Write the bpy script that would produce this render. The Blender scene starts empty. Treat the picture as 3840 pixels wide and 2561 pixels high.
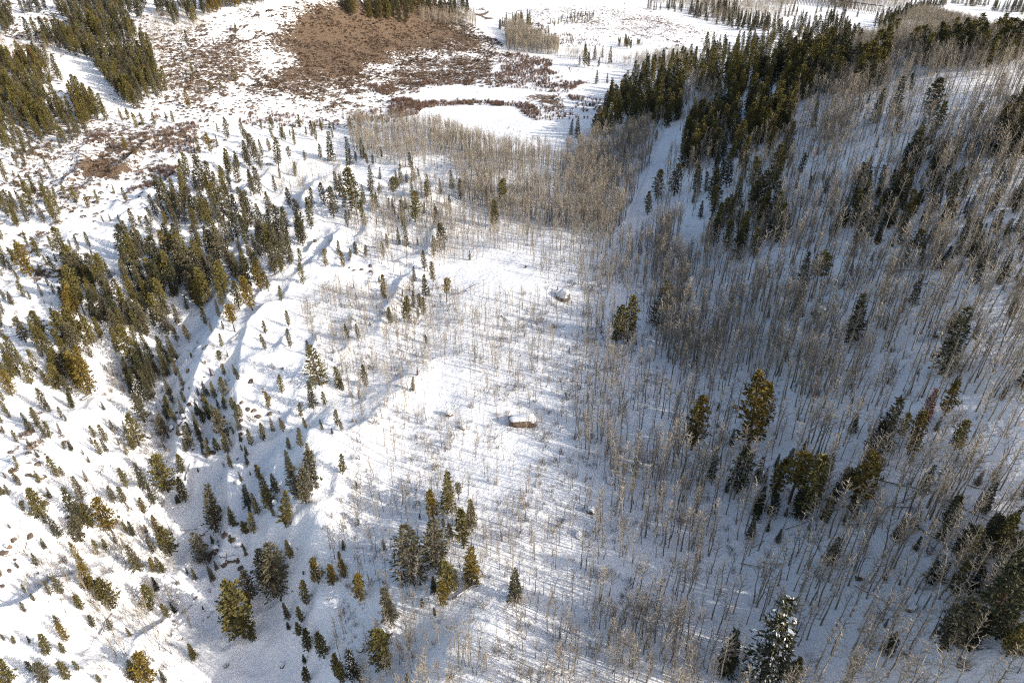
import bpy, math, random
import numpy as np
from mathutils import Vector
random.seed(7)
RNG = np.random.default_rng(11)
S = bpy.context.scene
COL = S.collection

# ------------------------------------------------------------------ camera
CAM_H, PITCH, FPX, CX, CY = 100.0, math.radians(33.3), 2560.0, 1920.0, 1280.5
cam = bpy.data.cameras.new("camera")
cam.lens, cam.sensor_width, cam.clip_start, cam.clip_end = 24.0, 36.0, 1.0, 12000.0
camo = bpy.data.objects.new("camera", cam)
camo.location = (0, 0, CAM_H)
camo.rotation_euler = (math.pi / 2 - PITCH, 0, 0)
COL.objects.link(camo)
S.camera = camo

# ------------------------------------------------------------------ sky, sun, exposure
SUN_EL, SUN_AZ = math.radians(24.5), math.radians(113.0)   # azimuth clockwise from +Y (the view direction)
world = bpy.data.worlds.new("World")
S.world = world
world.use_nodes = True
wn = world.node_tree
bg = wn.nodes["Background"]
sky = wn.nodes.new("ShaderNodeTexSky")
sky.sky_type = 'NISHITA'
sky.sun_disc = False
sky.sun_elevation = SUN_EL
sky.sun_rotation = SUN_AZ
sky.altitude = 0
sky.air_density, sky.dust_density, sky.ozone_density = 1.0, 2.7, 0.5
wn.links.new(sky.outputs[0], bg.inputs[0])
bg.inputs[1].default_value = 0.15
sun = bpy.data.lights.new("sun", 'SUN')
sun.energy, sun.angle, sun.color = 4.0, math.radians(0.5), (1.0, 0.93, 0.83)
suno = bpy.data.objects.new("sun", sun)
to_sun = Vector((math.sin(SUN_AZ) * math.cos(SUN_EL), math.cos(SUN_AZ) * math.cos(SUN_EL), math.sin(SUN_EL)))
suno.rotation_euler = to_sun.to_track_quat('Z', 'Y').to_euler()
suno.location = (300, -100, 300)
COL.objects.link(suno)
S.view_settings.view_transform = 'Standard'
S.view_settings.look = 'None'
S.view_settings.gamma = 1.0
S.view_settings.use_curve_mapping = False
S.view_settings.exposure = 0.64
S.cycles.use_denoising = False
S.cycles.max_bounces = 4
S.cycles.diffuse_bounces = 3
S.cycles.glossy_bounces = 1
S.cycles.transmission_bounces = 0
S.cycles.filter_width = 1.15
S.cycles.sample_clamp_indirect = 2.0

# ------------------------------------------------------------------ pixel <-> ground (pixels of the 3840 x 2561 frame)
SP, CP = math.sin(PITCH), math.cos(PITCH)
def proj(x, y, z):
    w = z - CAM_H
    d = y * CP - w * SP
    d = np.where(d < 1, np.nan, d)
    return CX + FPX * x / d, CY - FPX * (y * SP + w * CP) / d, d
def ray(u, v):
    a = (np.asarray(u, float) - CX) / FPX
    b = (CY - np.asarray(v, float)) / FPX
    return a, CP + b * SP, -SP + b * CP
def at_z(u, v, z):
    a, b, c = ray(u, v)
    t = (z - CAM_H) / c
    return np.array([a * t, b * t])

# ------------------------------------------------------------------ noise
def _h(ix, iy, s):
    n = (ix * 374761393 + iy * 668265263 + s * 974634777) & 0xffffffff
    n = ((n ^ (n >> 13)) * 1274126177) & 0xffffffff
    n = ((n ^ (n >> 16)) * 2246822519) & 0xffffffff
    return ((n ^ (n >> 15)) & 0xffffff) / 0xffffff * 2 - 1
def vn(x, y, s=0):
    xi, yi = np.floor(x), np.floor(y)
    fx, fy = x - xi, y - yi
    xi, yi = xi.astype(np.int64), yi.astype(np.int64)
    fx = fx * fx * fx * (fx * (fx * 6 - 15) + 10)
    fy = fy * fy * fy * (fy * (fy * 6 - 15) + 10)
    a = _h(xi, yi, s) * (1 - fx) + _h(xi + 1, yi, s) * fx
    b = _h(xi, yi + 1, s) * (1 - fx) + _h(xi + 1, yi + 1, s) * fx
    return a * (1 - fy) + b * fy
def fbm(x, y, o=4, s=0):
    r, a, t = 0, 1.0, 0
    for k in range(o):
        r = r + a * vn(x * 2**k + 17.3 * k, y * 2**k - 9.1 * k, s + k)
        t += a
        a *= 0.5
    return r / t
def sst(a, b, x):
    t = np.clip((x - a) / (b - a), 0, 1)
    return t * t * (3 - 2 * t)
def splus(x, k):
    return np.logaddexp(0, x / k) * k

def seg_dist(x, y, pts):
    best = np.full(np.shape(x), 1e9)
    par = np.zeros(np.shape(x))
    for i in range(len(pts) - 1):
        ax, ay, bx, by = *pts[i][:2], *pts[i + 1][:2]
        dx, dy = bx - ax, by - ay
        t = np.clip(((x - ax) * dx + (y - ay) * dy) / (dx * dx + dy * dy), 0, 1)
        d = np.hypot(x - ax - t * dx, y - ay - t * dy)
        m = d < best
        best = np.where(m, d, best)
        par = np.where(m, i + t, par)
    return best, par

# gully: floor points in pixels with their depth
GULLY = [(1010, 2760, -23), (925, 2561, -23), (817, 2416, -22.5), (720, 2225, -21), (690, 2070, -20), (720, 1926, -18.5),
         (640, 1740, -16), (550, 1610, -14), (450, 1480, -11.5), (560, 1330, -9), (700, 1180, -6), (840, 1020, -2.5)]
GW = [(*at_z(u, v, z), z) for u, v, z in GULLY]
GD = np.array([g[2] for g in GW])
ROADS = [[(2375, 870), (2400, 790), (2440, 690), (2475, 600), (2520, 490), (2545, 420)],
         [(2560, 960), (2620, 850), (2660, 760), (2700, 670), (2760, 570), (2800, 490), (2830, 420)]]

def Z(x, y):
    x = np.asarray(x, float)
    y = np.asarray(y, float)
    left = sst(-5, -45, x)
    far = sst(150, 420, y)
    z = 2.6 * fbm(x / 75, y / 75, 3, 3) * (0.35 + 0.65 * np.maximum(left, far))
    # hill on the right, leaning away from the sun
    x0 = np.interp(y, [-200, 0, 58, 109, 150, 196, 239, 331, 420, 520], [24, 34, 37, 41, 48, 50, 49, 47, 64, 105])
    d = splus(x - x0, 6.0) + 2.5 * fbm(x / 40, y / 40, 3, 21)
    d = np.maximum(d, 0)
    q = 0.525 * d
    hill = q * (1 + (q / 56.0) ** 3) ** (-1 / 3)
    env = 1 - sst(265, 570, y + 0.12 * (x - 100))
    z = z + hill * env
    # gully on the left
    gx = x + 7.0 * fbm(x / 26, y / 26, 3, 61) + 2.0 * vn(x / 7, y / 7, 63)
    gy = y + 7.0 * fbm(x / 26, y / 26, 3, 65) + 2.0 * vn(x / 7, y / 7, 67)
    gd, gp = seg_dist(gx, gy, GW)
    dep = np.interp(gp, np.arange(len(GD)), GD)
    wid = np.interp(gp, [0, 4, 8, 11], [22, 19, 17, 13]) * (1 + 0.22 * fbm(x / 18, y / 18, 3, 5))
    z = z + dep * np.exp(-(gd / wid) ** 2.2)
    # slope rising to the far left
    g = (-x - 130) * 0.10 + (y - 265) * 0.12
    z = z + np.minimum(splus(g, 6), 75) * sst(-60, -170, x)
    # the brown dome, the white hill, the country beyond
    z = z + 34 * np.exp(-((x + 150) / 95) ** 2 - ((y - 592) / 86) ** 2)
    z = z + 15 * np.exp(-((x - 60) / 170) ** 2 - ((y - 735) / 105) ** 2)
    z = z + 0.10 * splus(y - 1050, 60) * (1 + 0.5 * fbm(x / 500, y / 500, 3, 31))
    # rocky snow humps on the left and the knoll
    hm = left * (1 - sst(260, 360, y))
    r = 1 - np.abs(vn(x / 19 + 0.4 * vn(x / 30, y / 30, 8), y / 26, 41))
    r2 = 1 - np.abs(vn(x / 8.0, y / 10.0, 43))
    r3 = 1 - np.abs(vn(x / 3.6 + 0.5 * vn(x / 6, y / 6, 46), y / 4.4, 45))
    rough = 0.45 + 0.55 * sst(-0.25, 0.35, fbm(x / 34, y / 34, 2, 47))
    z = z + hm * (3.4 * (r * r - 0.5) + rough * (1.9 * (r2 * r2 - 0.5) + 0.75 * (r3 * r3 - 0.5)))
    for u, v, a, w in ((1330, 760, 3.0, 17), (1560, 760, 2.2, 15), (1000, 1330, 3.2, 15), (1130, 2010, 3.5, 10), (1240, 1750, 1.5, 12),
                       (700, 640, 4, 30), (1240, 2150, 1.2, 9), (1830, 2330, 1.3, 5.5), (1040, 2130, 2.6, 7)):
        c = at_z(u, v, 0)
        z = z + a * np.exp(-((x - c[0]) ** 2 + (y - c[1]) ** 2) / w**2)
    # swells in the bench and small drifts
    b = 1 - hm
    z = z + b * (0.9 * fbm(x / 22, y / 16, 3, 51) + 0.22 * fbm(x / 5, y / 4, 2, 53)) * (1 - 0.5 * far)
    z = z + hm * 0.3 * fbm(x / 3.5, y / 3.5, 2, 57)
    return z

GX0, GY0, GNX, GNY = -520, 20, 1040, 1280
_gx, _gy = np.meshgrid(np.arange(GX0, GX0 + GNX + 1.0), np.arange(GY0, GY0 + GNY + 1.0))
GRID = Z(_gx.ravel(), _gy.ravel()).reshape(_gx.shape)
def ZG(x, y):
    """ground height read off a one metre grid"""
    fx = np.clip(np.asarray(x, float) - GX0, 0, GNX - 0.001)
    fy = np.clip(np.asarray(y, float) - GY0, 0, GNY - 0.001)
    i, j = fx.astype(int), fy.astype(int)
    a, b = fx - i, fy - j
    return (GRID[j, i] * (1 - a) + GRID[j, i + 1] * a) * (1 - b) + (GRID[j + 1, i] * (1 - a) + GRID[j + 1, i + 1] * a) * b
def hit(u, v):
    """first meeting of the rays through pixels (u, v) with the ground"""
    a, b, c = ray(u, v)
    n = len(a)
    t0 = np.full(n, 40.0)
    t1 = np.full(n, np.nan)
    done = np.zeros(n, bool)
    t = 40.0
    while t < 1400 and not done.all():
        tn = t + 1.2 + t * 0.006
        idx = np.where(~done)[0]
        below = CAM_H + c[idx] * tn < ZG(a[idx] * tn, b[idx] * tn)
        k = idx[below]
        t0[k], t1[k] = t, tn
        done[k] = True
        t = tn
    t1 = np.where(np.isnan(t1), 1400, t1)
    t0 = np.where(done, t0, 1390)
    for _ in range(12):
        m = (t0 + t1) / 2
        below = CAM_H + c * m < ZG(a * m, b * m)
        t1 = np.where(below, m, t1)
        t0 = np.where(below, t0, m)
    x, y = a * t1, b * t1
    return np.stack([x, y, Z(x, y)], 1)
def hit1(u, v):
    return hit(np.array([u], float), np.array([v], float))[0]

def inpoly(u, v, p):
    r = np.zeros(np.shape(u), bool)
    n = len(p)
    for i in range(n):
        x1, y1 = p[i]
        x2, y2 = p[(i + 1) % n]
        if y1 == y2:
            continue
        c = ((y1 > v) != (y2 > v)) & (u < (x2 - x1) * (v - y1) / (y2 - y1) + x1)
        r ^= c
    return r
def soft(u, v, p, w):
    """1 inside the polygon, falling to 0 over w pixels about its edge"""
    best = np.full(np.shape(u), 1e9)
    for i in range(len(p)):
        x1, y1 = p[i]
        x2, y2 = p[(i + 1) % len(p)]
        dx, dy = x2 - x1, y2 - y1
        t = np.clip(((u - x1) * dx + (v - y1) * dy) / (dx * dx + dy * dy + 1e-9), 0, 1)
        best = np.minimum(best, np.hypot(u - x1 - t * dx, v - y1 - t * dy))
    s = np.where(inpoly(u, v, p), best, -best)
    return sst(-w, w, s)
def T(col, row, pts):
    """points read in an enlarged tile of the photograph -> frame pixels"""
    return [(1280 * col + p[0] / 1.8363, 854 * row + p[1] / 1.8363) + tuple(p[2:]) for p in pts]

# ------------------------------------------------------------------ materials
def mat(name, rough=0.9, spec=0.1):
    m = bpy.data.materials.new(name)
    m.use_nodes = True
    b = m.node_tree.nodes["Principled BSDF"]
    b.inputs["Roughness"].default_value = rough
    b.inputs["Specular IOR Level"].default_value = spec
    return m, m.node_tree, b
def node(nt, t, **kw):
    n = nt.nodes.new(t)
    for k, v in kw.items():
        if k in n.inputs:
            n.inputs[k].default_value = v
        else:
            setattr(n, k, v)
    return n
def ramp(nt, fac, stops):
    r = nt.nodes.new("ShaderNodeValToRGB")
    e = r.color_ramp.elements
    e[0].position, e[0].color = stops[0][0], (*stops[0][1], 1)
    e[1].position, e[1].color = stops[-1][0], (*stops[-1][1], 1)
    for p, c in stops[1:-1]:
        x = e.new(p)
        x.color = (*c, 1)
    nt.links.new(fac, r.inputs[0])
    return r.outputs[0]
def noise(nt, scale, detail=3, vec=None, rough=0.55):
    n = node(nt, "ShaderNodeTexNoise", Scale=scale, Detail=detail, Roughness=rough)
    if vec is not None:
        nt.links.new(vec, n.inputs["Vector"])
    return n.outputs["Fac"]
def mixc(nt, f, a, b):
    m = nt.nodes.new("ShaderNodeMix")
    m.data_type = 'RGBA'
    for s, v in ((m.inputs[0], f), (m.inputs[6], a), (m.inputs[7], b)):
        if isinstance(v, (int, float)):
            s.default_value = v
        elif isinstance(v, tuple):
            s.default_value = (*v, 1)
        else:
            nt.links.new(v, s)
    return m.outputs[2]
def mth(nt, op, a, b=0.0, c=0.0):
    m = nt.nodes.new("ShaderNodeMath")
    m.operation = op
    for s, v in zip(m.inputs, (a, b, c)):
        if isinstance(v, (int, float)):
            s.default_value = v
        else:
            nt.links.new(v, s)
    return m.outputs[0]

SNOW = (0.80, 0.80, 0.80)
def snow_ground():
    m, nt, b = mat("snowy_ground", 0.75, 0.2)
    geo = nt.nodes.new("ShaderNodeNewGeometry")
    pos = geo.outputs["Position"]
    at = node(nt, "ShaderNodeAttribute", attribute_name="bare").outputs["Fac"]
    n1 = noise(nt, 0.55, 5, pos, 0.65)
    n2 = noise(nt, 0.09, 3, pos)
    n3 = noise(nt, 1.7, 3, pos)
    # a wide soft threshold: snow lies in the gaps, bare ground shows where the cover is thin
    k = mth(nt, 'ADD', mth(nt, 'MULTIPLY', n1, 0.75), mth(nt, 'MULTIPLY', n2, 0.25))
    th = mth(nt, 'SUBTRACT', mth(nt, 'MULTIPLY', at, 0.62), mth(nt, 'SUBTRACT', k, 0.16))
    f = node(nt, "ShaderNodeMapRange")
    nt.links.new(th, f.inputs[0])
    f.inputs[1].default_value, f.inputs[2].default_value = -0.03, 0.05
    cov = mth(nt, 'MULTIPLY', f.outputs[0], mth(nt, 'GREATER_THAN', at, 0.02))
    soil = ramp(nt, n3, [(0.3, (0.055, 0.038, 0.027)), (0.5, (0.115, 0.080, 0.054)), (0.72, (0.24, 0.175, 0.11))])
    soil = mixc(nt, mth(nt, 'MULTIPLY', n2, 0.6), soil, (0.14, 0.095, 0.065))
    snowc = mixc(nt, noise(nt, 0.25, 3, pos), (0.78, 0.785, 0.80), (0.84, 0.835, 0.83))
    nt.links.new(mixc(nt, cov, snowc, soil), b.inputs["Base Color"])
    bmp = node(nt, "ShaderNodeBump", Strength=0.7, Distance=0.6)
    hs = mth(nt, 'ADD', noise(nt, 0.8, 5, pos, 0.6), mth(nt, 'MULTIPLY', mth(nt, 'MULTIPLY', cov, n3), 1.2))
    nt.links.new(hs, bmp.inputs["Height"])
    nt.links.new(bmp.outputs[0], b.inputs["Normal"])
    return m
M_GROUND = snow_ground()

def plain(name, c0, c1, scale=3.0, rough=0.9, vary=0.0):
    m, nt, b = mat(name, rough, 0.1)
    tc = nt.nodes.new("ShaderNodeTexCoord")
    f = noise(nt, scale, 4, tc.outputs["Object"], 0.65)
    c = ramp(nt, f, [(0.32, c0), (0.68, c1)])
    if vary:
        oi = nt.nodes.new("ShaderNodeObjectInfo")
        h = nt.nodes.new("ShaderNodeHueSaturation")
        nt.links.new(c, h.inputs["Color"])
        nt.links.new(mth(nt, 'ADD', mth(nt, 'MULTIPLY', oi.outputs["Random"], vary), 1 - vary / 2), h.inputs["Value"])
        c = h.outputs[0]
    nt.links.new(c, b.inputs["Base Color"])
    return m
M_SNOW = plain("fresh_snow", (0.78, 0.785, 0.80), (0.84, 0.835, 0.83), 1.0, 0.7)
M_ROAD = plain("packed_snow", (0.70, 0.71, 0.73), (0.80, 0.80, 0.80), 0.6, 0.7)
M_ROCK = plain("granite", (0.055, 0.045, 0.04), (0.20, 0.155, 0.125), 1.4)
M_REDROCK = plain("lichen_rock", (0.07, 0.048, 0.036), (0.22, 0.15, 0.105), 1.4)
M_BARK = plain("conifer_bark", (0.05, 0.035, 0.025), (0.15, 0.10, 0.065), 2.0)
M_ASPEN = plain("aspen_bark", (0.10, 0.086, 0.07), (0.44, 0.39, 0.32), 1.1, 0.85, 0.9)
M_TWIG = plain("aspen_twigs", (0.20, 0.168, 0.13), (0.37, 0.32, 0.25), 1.0, 0.9, 0.5)
M_LOG = plain("weathered_log", (0.09, 0.075, 0.06), (0.26, 0.225, 0.185), 2.0)
M_WILLOW = plain("willow_stems", (0.10, 0.066, 0.052), (0.22, 0.145, 0.11), 1.0, 0.9, 0.9)
M_SHRUB = plain("shrub_stems", (0.11, 0.092, 0.075), (0.25, 0.205, 0.165), 1.0, 0.9, 0.5)
M_SAGE = plain("sage_leaves", (0.085, 0.060, 0.046), (0.20, 0.145, 0.105), 1.5, 0.95, 1.0)
M_TIMBER = plain("trestle_timber", (0.05, 0.042, 0.036), (0.12, 0.10, 0.085), 1.0)
HUES = {
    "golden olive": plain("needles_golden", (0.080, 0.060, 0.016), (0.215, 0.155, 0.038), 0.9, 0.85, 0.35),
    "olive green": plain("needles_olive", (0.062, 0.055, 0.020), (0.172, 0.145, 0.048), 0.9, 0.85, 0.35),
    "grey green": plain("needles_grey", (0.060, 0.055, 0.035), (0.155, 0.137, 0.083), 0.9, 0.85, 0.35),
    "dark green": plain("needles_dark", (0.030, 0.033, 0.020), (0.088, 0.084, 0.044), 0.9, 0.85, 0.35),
    "rusty brown": plain("needles_dead", (0.10, 0.045, 0.025), (0.22, 0.10, 0.055), 0.9, 0.85, 0.3),
}

# ------------------------------------------------------------------ mesh helpers
def mesh(name, v, f, mats, mi=None, smooth=False):
    me = bpy.data.meshes.new(name)
    if isinstance(f, np.ndarray):
        k = f.shape[1]
        me.vertices.add(len(v))
        me.vertices.foreach_set("co", np.asarray(v, np.float32).ravel())
        me.loops.add(f.size)
        me.loops.foreach_set("vertex_index", f.ravel().astype(np.int32))
        me.polygons.add(len(f))
        me.polygons.foreach_set("loop_start", np.arange(0, f.size, k, dtype=np.int32))
        me.update(calc_edges=True)
    else:
        me.from_pydata([tuple(map(float, p)) for p in v], [], f)
    for m in mats:
        me.materials.append(m)
    if mi is not None:
        me.polygons.foreach_set("material_index", np.asarray(mi, np.int32))
    if smooth:
        me.polygons.foreach_set("use_smooth", np.ones(len(me.polygons), bool))
    me.update()
    return me
class MB:
    def __init__(s):
        s.v, s.f, s.m = [], [], []
    def tube(s, pts, rad, n=5, m=0, tip=True):
        b = len(s.v)
        pts = [Vector(p) for p in pts]
        for i, p in enumerate(pts):
            t = (pts[min(i + 1, len(pts) - 1)] - pts[max(i - 1, 0)]).normalized()
            a = t.orthogonal().normalized()
            c = t.cross(a)
            if i == len(pts) - 1 and tip:
                s.v.append(p)
                break
            for k in range(n):
                w = 2 * math.pi * k / n
                s.v.append(p + (a * math.cos(w) + c * math.sin(w)) * rad[i])
        L = len(pts)
        for i in range(L - 1):
            for k in range(n):
                k2 = (k + 1) % n
                if i == L - 2 and tip:
                    s.f.append((b + i * n + k, b + i * n + k2, b + (i + 1) * n))
                else:
                    s.f.append((b + i * n + k, b + i * n + k2, b + (i + 1) * n + k2, b + (i + 1) * n + k))
                s.m.append(m)
        if not tip:
            s.f.append(tuple(b + (L - 1) * n + k for k in range(n)))
            s.m.append(m)
    def leaf(s, p, d, l, w, r, m=0):
        d = d.normalized()
        a = d.orthogonal().normalized()
        a.rotate(__import__("mathutils").Quaternion(d, r))
        b = len(s.v)
        mid = p + d * l * 0.45
        s.v += [p, mid + a * w / 2, p + d * l, mid - a * w / 2]
        s.f.append((b, b + 1, b + 2, b + 3))
        s.m.append(m)
    def box(s, p, q, w, h, m=0):
        """a beam from p to q"""
        p, q = Vector(p), Vector(q)
        t = (q - p).normalized()
        a = t.cross(Vector((0, 0, 1)))
        a = (t.orthogonal() if a.length < 0.05 else a).normalized() * w / 2
        c = t.cross(a).normalized() * h / 2
        b = len(s.v)
        for e in (p, q):
            s.v += [e + a + c, e - a + c, e - a - c, e + a - c]
        for f in ((0, 1, 2, 3), (7, 6, 5, 4), (0, 4, 5, 1), (1, 5, 6, 2), (2, 6, 7, 3), (3, 7, 4, 0)):
            s.f.append(tuple(b + i for i in f))
            s.m.append(m)
    def mesh(s, name, mats, smooth=False):
        return mesh(name, s.v, s.f, mats, s.m, smooth)
def obj(name, me, parent=None, kind=None):
    o = bpy.data.objects.new(name, me)
    COL.objects.link(o)
    if parent:
        o.parent = parent
    if kind:
        o["kind"] = kind
    return o
def tag(o, label, cat, group=None):
    o["label"], o["category"] = label, cat
    if group:
        o["group"] = group
    return o

# ------------------------------------------------------------------ ground sheet
BARE = [  # (polygon in frame pixels, amount, softness): ground whose snow has melted off
    ([(985, 120), (1120, 0), (1300, -60), (1560, -40), (1700, 20), (1780, 100), (1915, 200), (1870, 222), (1640, 212), (1500, 245), (1400, 300), (1290, 345), (1010, 345), (950, 300), (1060, 225), (1000, 175)], 0.88, 130),
    ([(560, 130), (900, 90), (1000, 150), (960, 330), (700, 440), (560, 330)], 0.60, 90),
    ([(1380, 300), (1560, 215), (1880, 215), (1860, 300), (1700, 325), (1450, 330)], 0.62, 30),
    ([(870, 320), (1300, 320), (1440, 330), (1180, 365), (960, 360)], 0.62, 30),
    ([(310, 600), (470, 590), (480, 640), (430, 680), (330, 670)], 0.85, 28),
    ([(470, 490), (780, 440), (740, 560), (620, 590), (440, 610), (330, 570)], 0.6, 40),
    ([(150, 60), (480, 100), (420, 190), (60, 190), (0, 100)], 0.5, 60),
    ([(1150, 400), (1460, 370), (1470, 390), (1380, 440), (1180, 460)], 0.52, 25),
    ([(2300, 30), (2560, 60), (2640, 110), (2500, 120), (2250, 70)], 0.58, 40),
    ([(1900, 20), (2300, 10), (2650, 90), (2800, 150), (2500, 190), (2150, 120), (1950, 110)], 0.50, 40),
    ([(1780, 50), (1830, 30), (1830, 60), (1790, 70)], 0.9, 15),
    ([(1980, 330), (2130, 350), (2110, 430), (2030, 410), (1950, 370)], 0.66, 35),
    ([(0, 880), (130, 850), (120, 1000), (0, 1040)], 0.52, 40),
    ([(140, 990), (260, 990), (250, 1060), (120, 1090)], 0.55, 30),
    ([(0, 1560), (200, 1520), (260, 1640), (120, 1790), (0, 1760)], 0.40, 50),
    ([(1290, 850), (1480, 850), (1500, 1010), (1330, 1010)], 0.40, 40),
    ([(1110, 420), (1300, 430), (1500, 470), (1300, 500), (1050, 480)], 0.5, 30),
    ([(0, 300), (600, 450), (700, 640), (300, 800), (0, 800)], 0.52, 80),
    ([(3050, 0), (3600, 0), (3400, 60), (3050, 50)], 0.5, 40),
    ([(130, 1780), (180, 1775), (185, 1795), (120, 1800)], 0.7, 8),
]
def make_ground():
    yy = [-900, -500, -250, -100, -40, 0, 20, 34]
    y, st = 40.0, 0.42
    while y < 1000:
        yy.append(y)
        st = 0.34 + max(0, y - 60) * 0.0042
        y += st
    while y < 6000:
        yy.append(y)
        y += 4 + (y - 990) * 0.09
    yy = np.array(yy)
    nx = 430
    t = np.linspace(-1, 1, nx)
    ext = np.array([1.05, 1.12, 1.25, 1.45, 1.8, 2.4, 3.4, 5, 8, 14, 25])
    t = np.concatenate([-ext[::-1], t, ext])
    half = 0.78 * (np.maximum(yy, 45) * CP + CAM_H * SP * 1.0) + 8
    X = t[None, :] * half[:, None]
    Y = np.repeat(yy[:, None], len(t), 1)
    zz = Z(X.ravel(), Y.ravel())
    v = np.stack([X.ravel(), Y.ravel(), zz], 1)
    ny, nc = X.shape
    i = (np.arange(ny - 1)[:, None] * nc + np.arange(nc - 1)[None, :]).ravel()
    f = np.stack([i, i + 1, i + nc + 1, i + nc], 1)
    me = mesh("ground", v, f, [M_GROUND], smooth=True)
    u, w, d = proj(v[:, 0], v[:, 1], v[:, 2])
    u, w = np.nan_to_num(u, nan=-9e3), np.nan_to_num(w, nan=-9e3)
    jit = 55 * fbm(v[:, 0] / 16, v[:, 1] / 16, 4, 77)
    bare = np.zeros(len(v))
    for p, a, s in BARE:
        bare = np.maximum(bare, a * soft(u + jit, w + jit * 0.5, p, s))
    at = me.attributes.new("bare", 'FLOAT', 'POINT')
    at.data.foreach_set("value", bare.astype(np.float32))
    return obj("ground", me, kind="structure")
make_ground()

# snowed-in tracks, draped a little above the ground
for pts in ROADS:
    P = hit(np.array([p[0] for p in pts], float), np.array([p[1] for p in pts], float))[:, :2]
    s = np.linspace(0, len(P) - 1, 90)
    c = np.stack([np.interp(s, np.arange(len(P)), P[:, 0]), np.interp(s, np.arange(len(P)), P[:, 1])], 1)
    for _ in range(6):
        c[1:-1] = (c[:-2] + c[1:-1] * 2 + c[2:]) / 4
    tg = np.gradient(c, axis=0)
    tg /= np.linalg.norm(tg, axis=1)[:, None]
    nr = np.stack([tg[:, 1], -tg[:, 0]], 1)
    offs = np.array([-3.2, -2.2, -1.1, 0, 1.1, 2.2, 3.2])
    zc = Z(c[:, 0], c[:, 1])
    v = []
    for k, o in enumerate(offs):
        p = c + nr * o
        zg = Z(p[:, 0], p[:, 1])
        v.append(np.stack([p[:, 0], p[:, 1], np.maximum(zg + 0.06, zc * 0.6 + zg * 0.4 + 0.06 - (0.35 if k in (0, 6) else 0))], 1))
    v = np.stack(v, 1).reshape(-1, 3)
    n = len(offs)
    i = (np.arange(len(c) - 1)[:, None] * n + np.arange(n - 1)[None]).ravel()
    obj("snowy_track", mesh("snowy_track", v, np.stack([i, i + n, i + n + 1, i + 1], 1), [M_ROAD], smooth=True), kind="structure")

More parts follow.
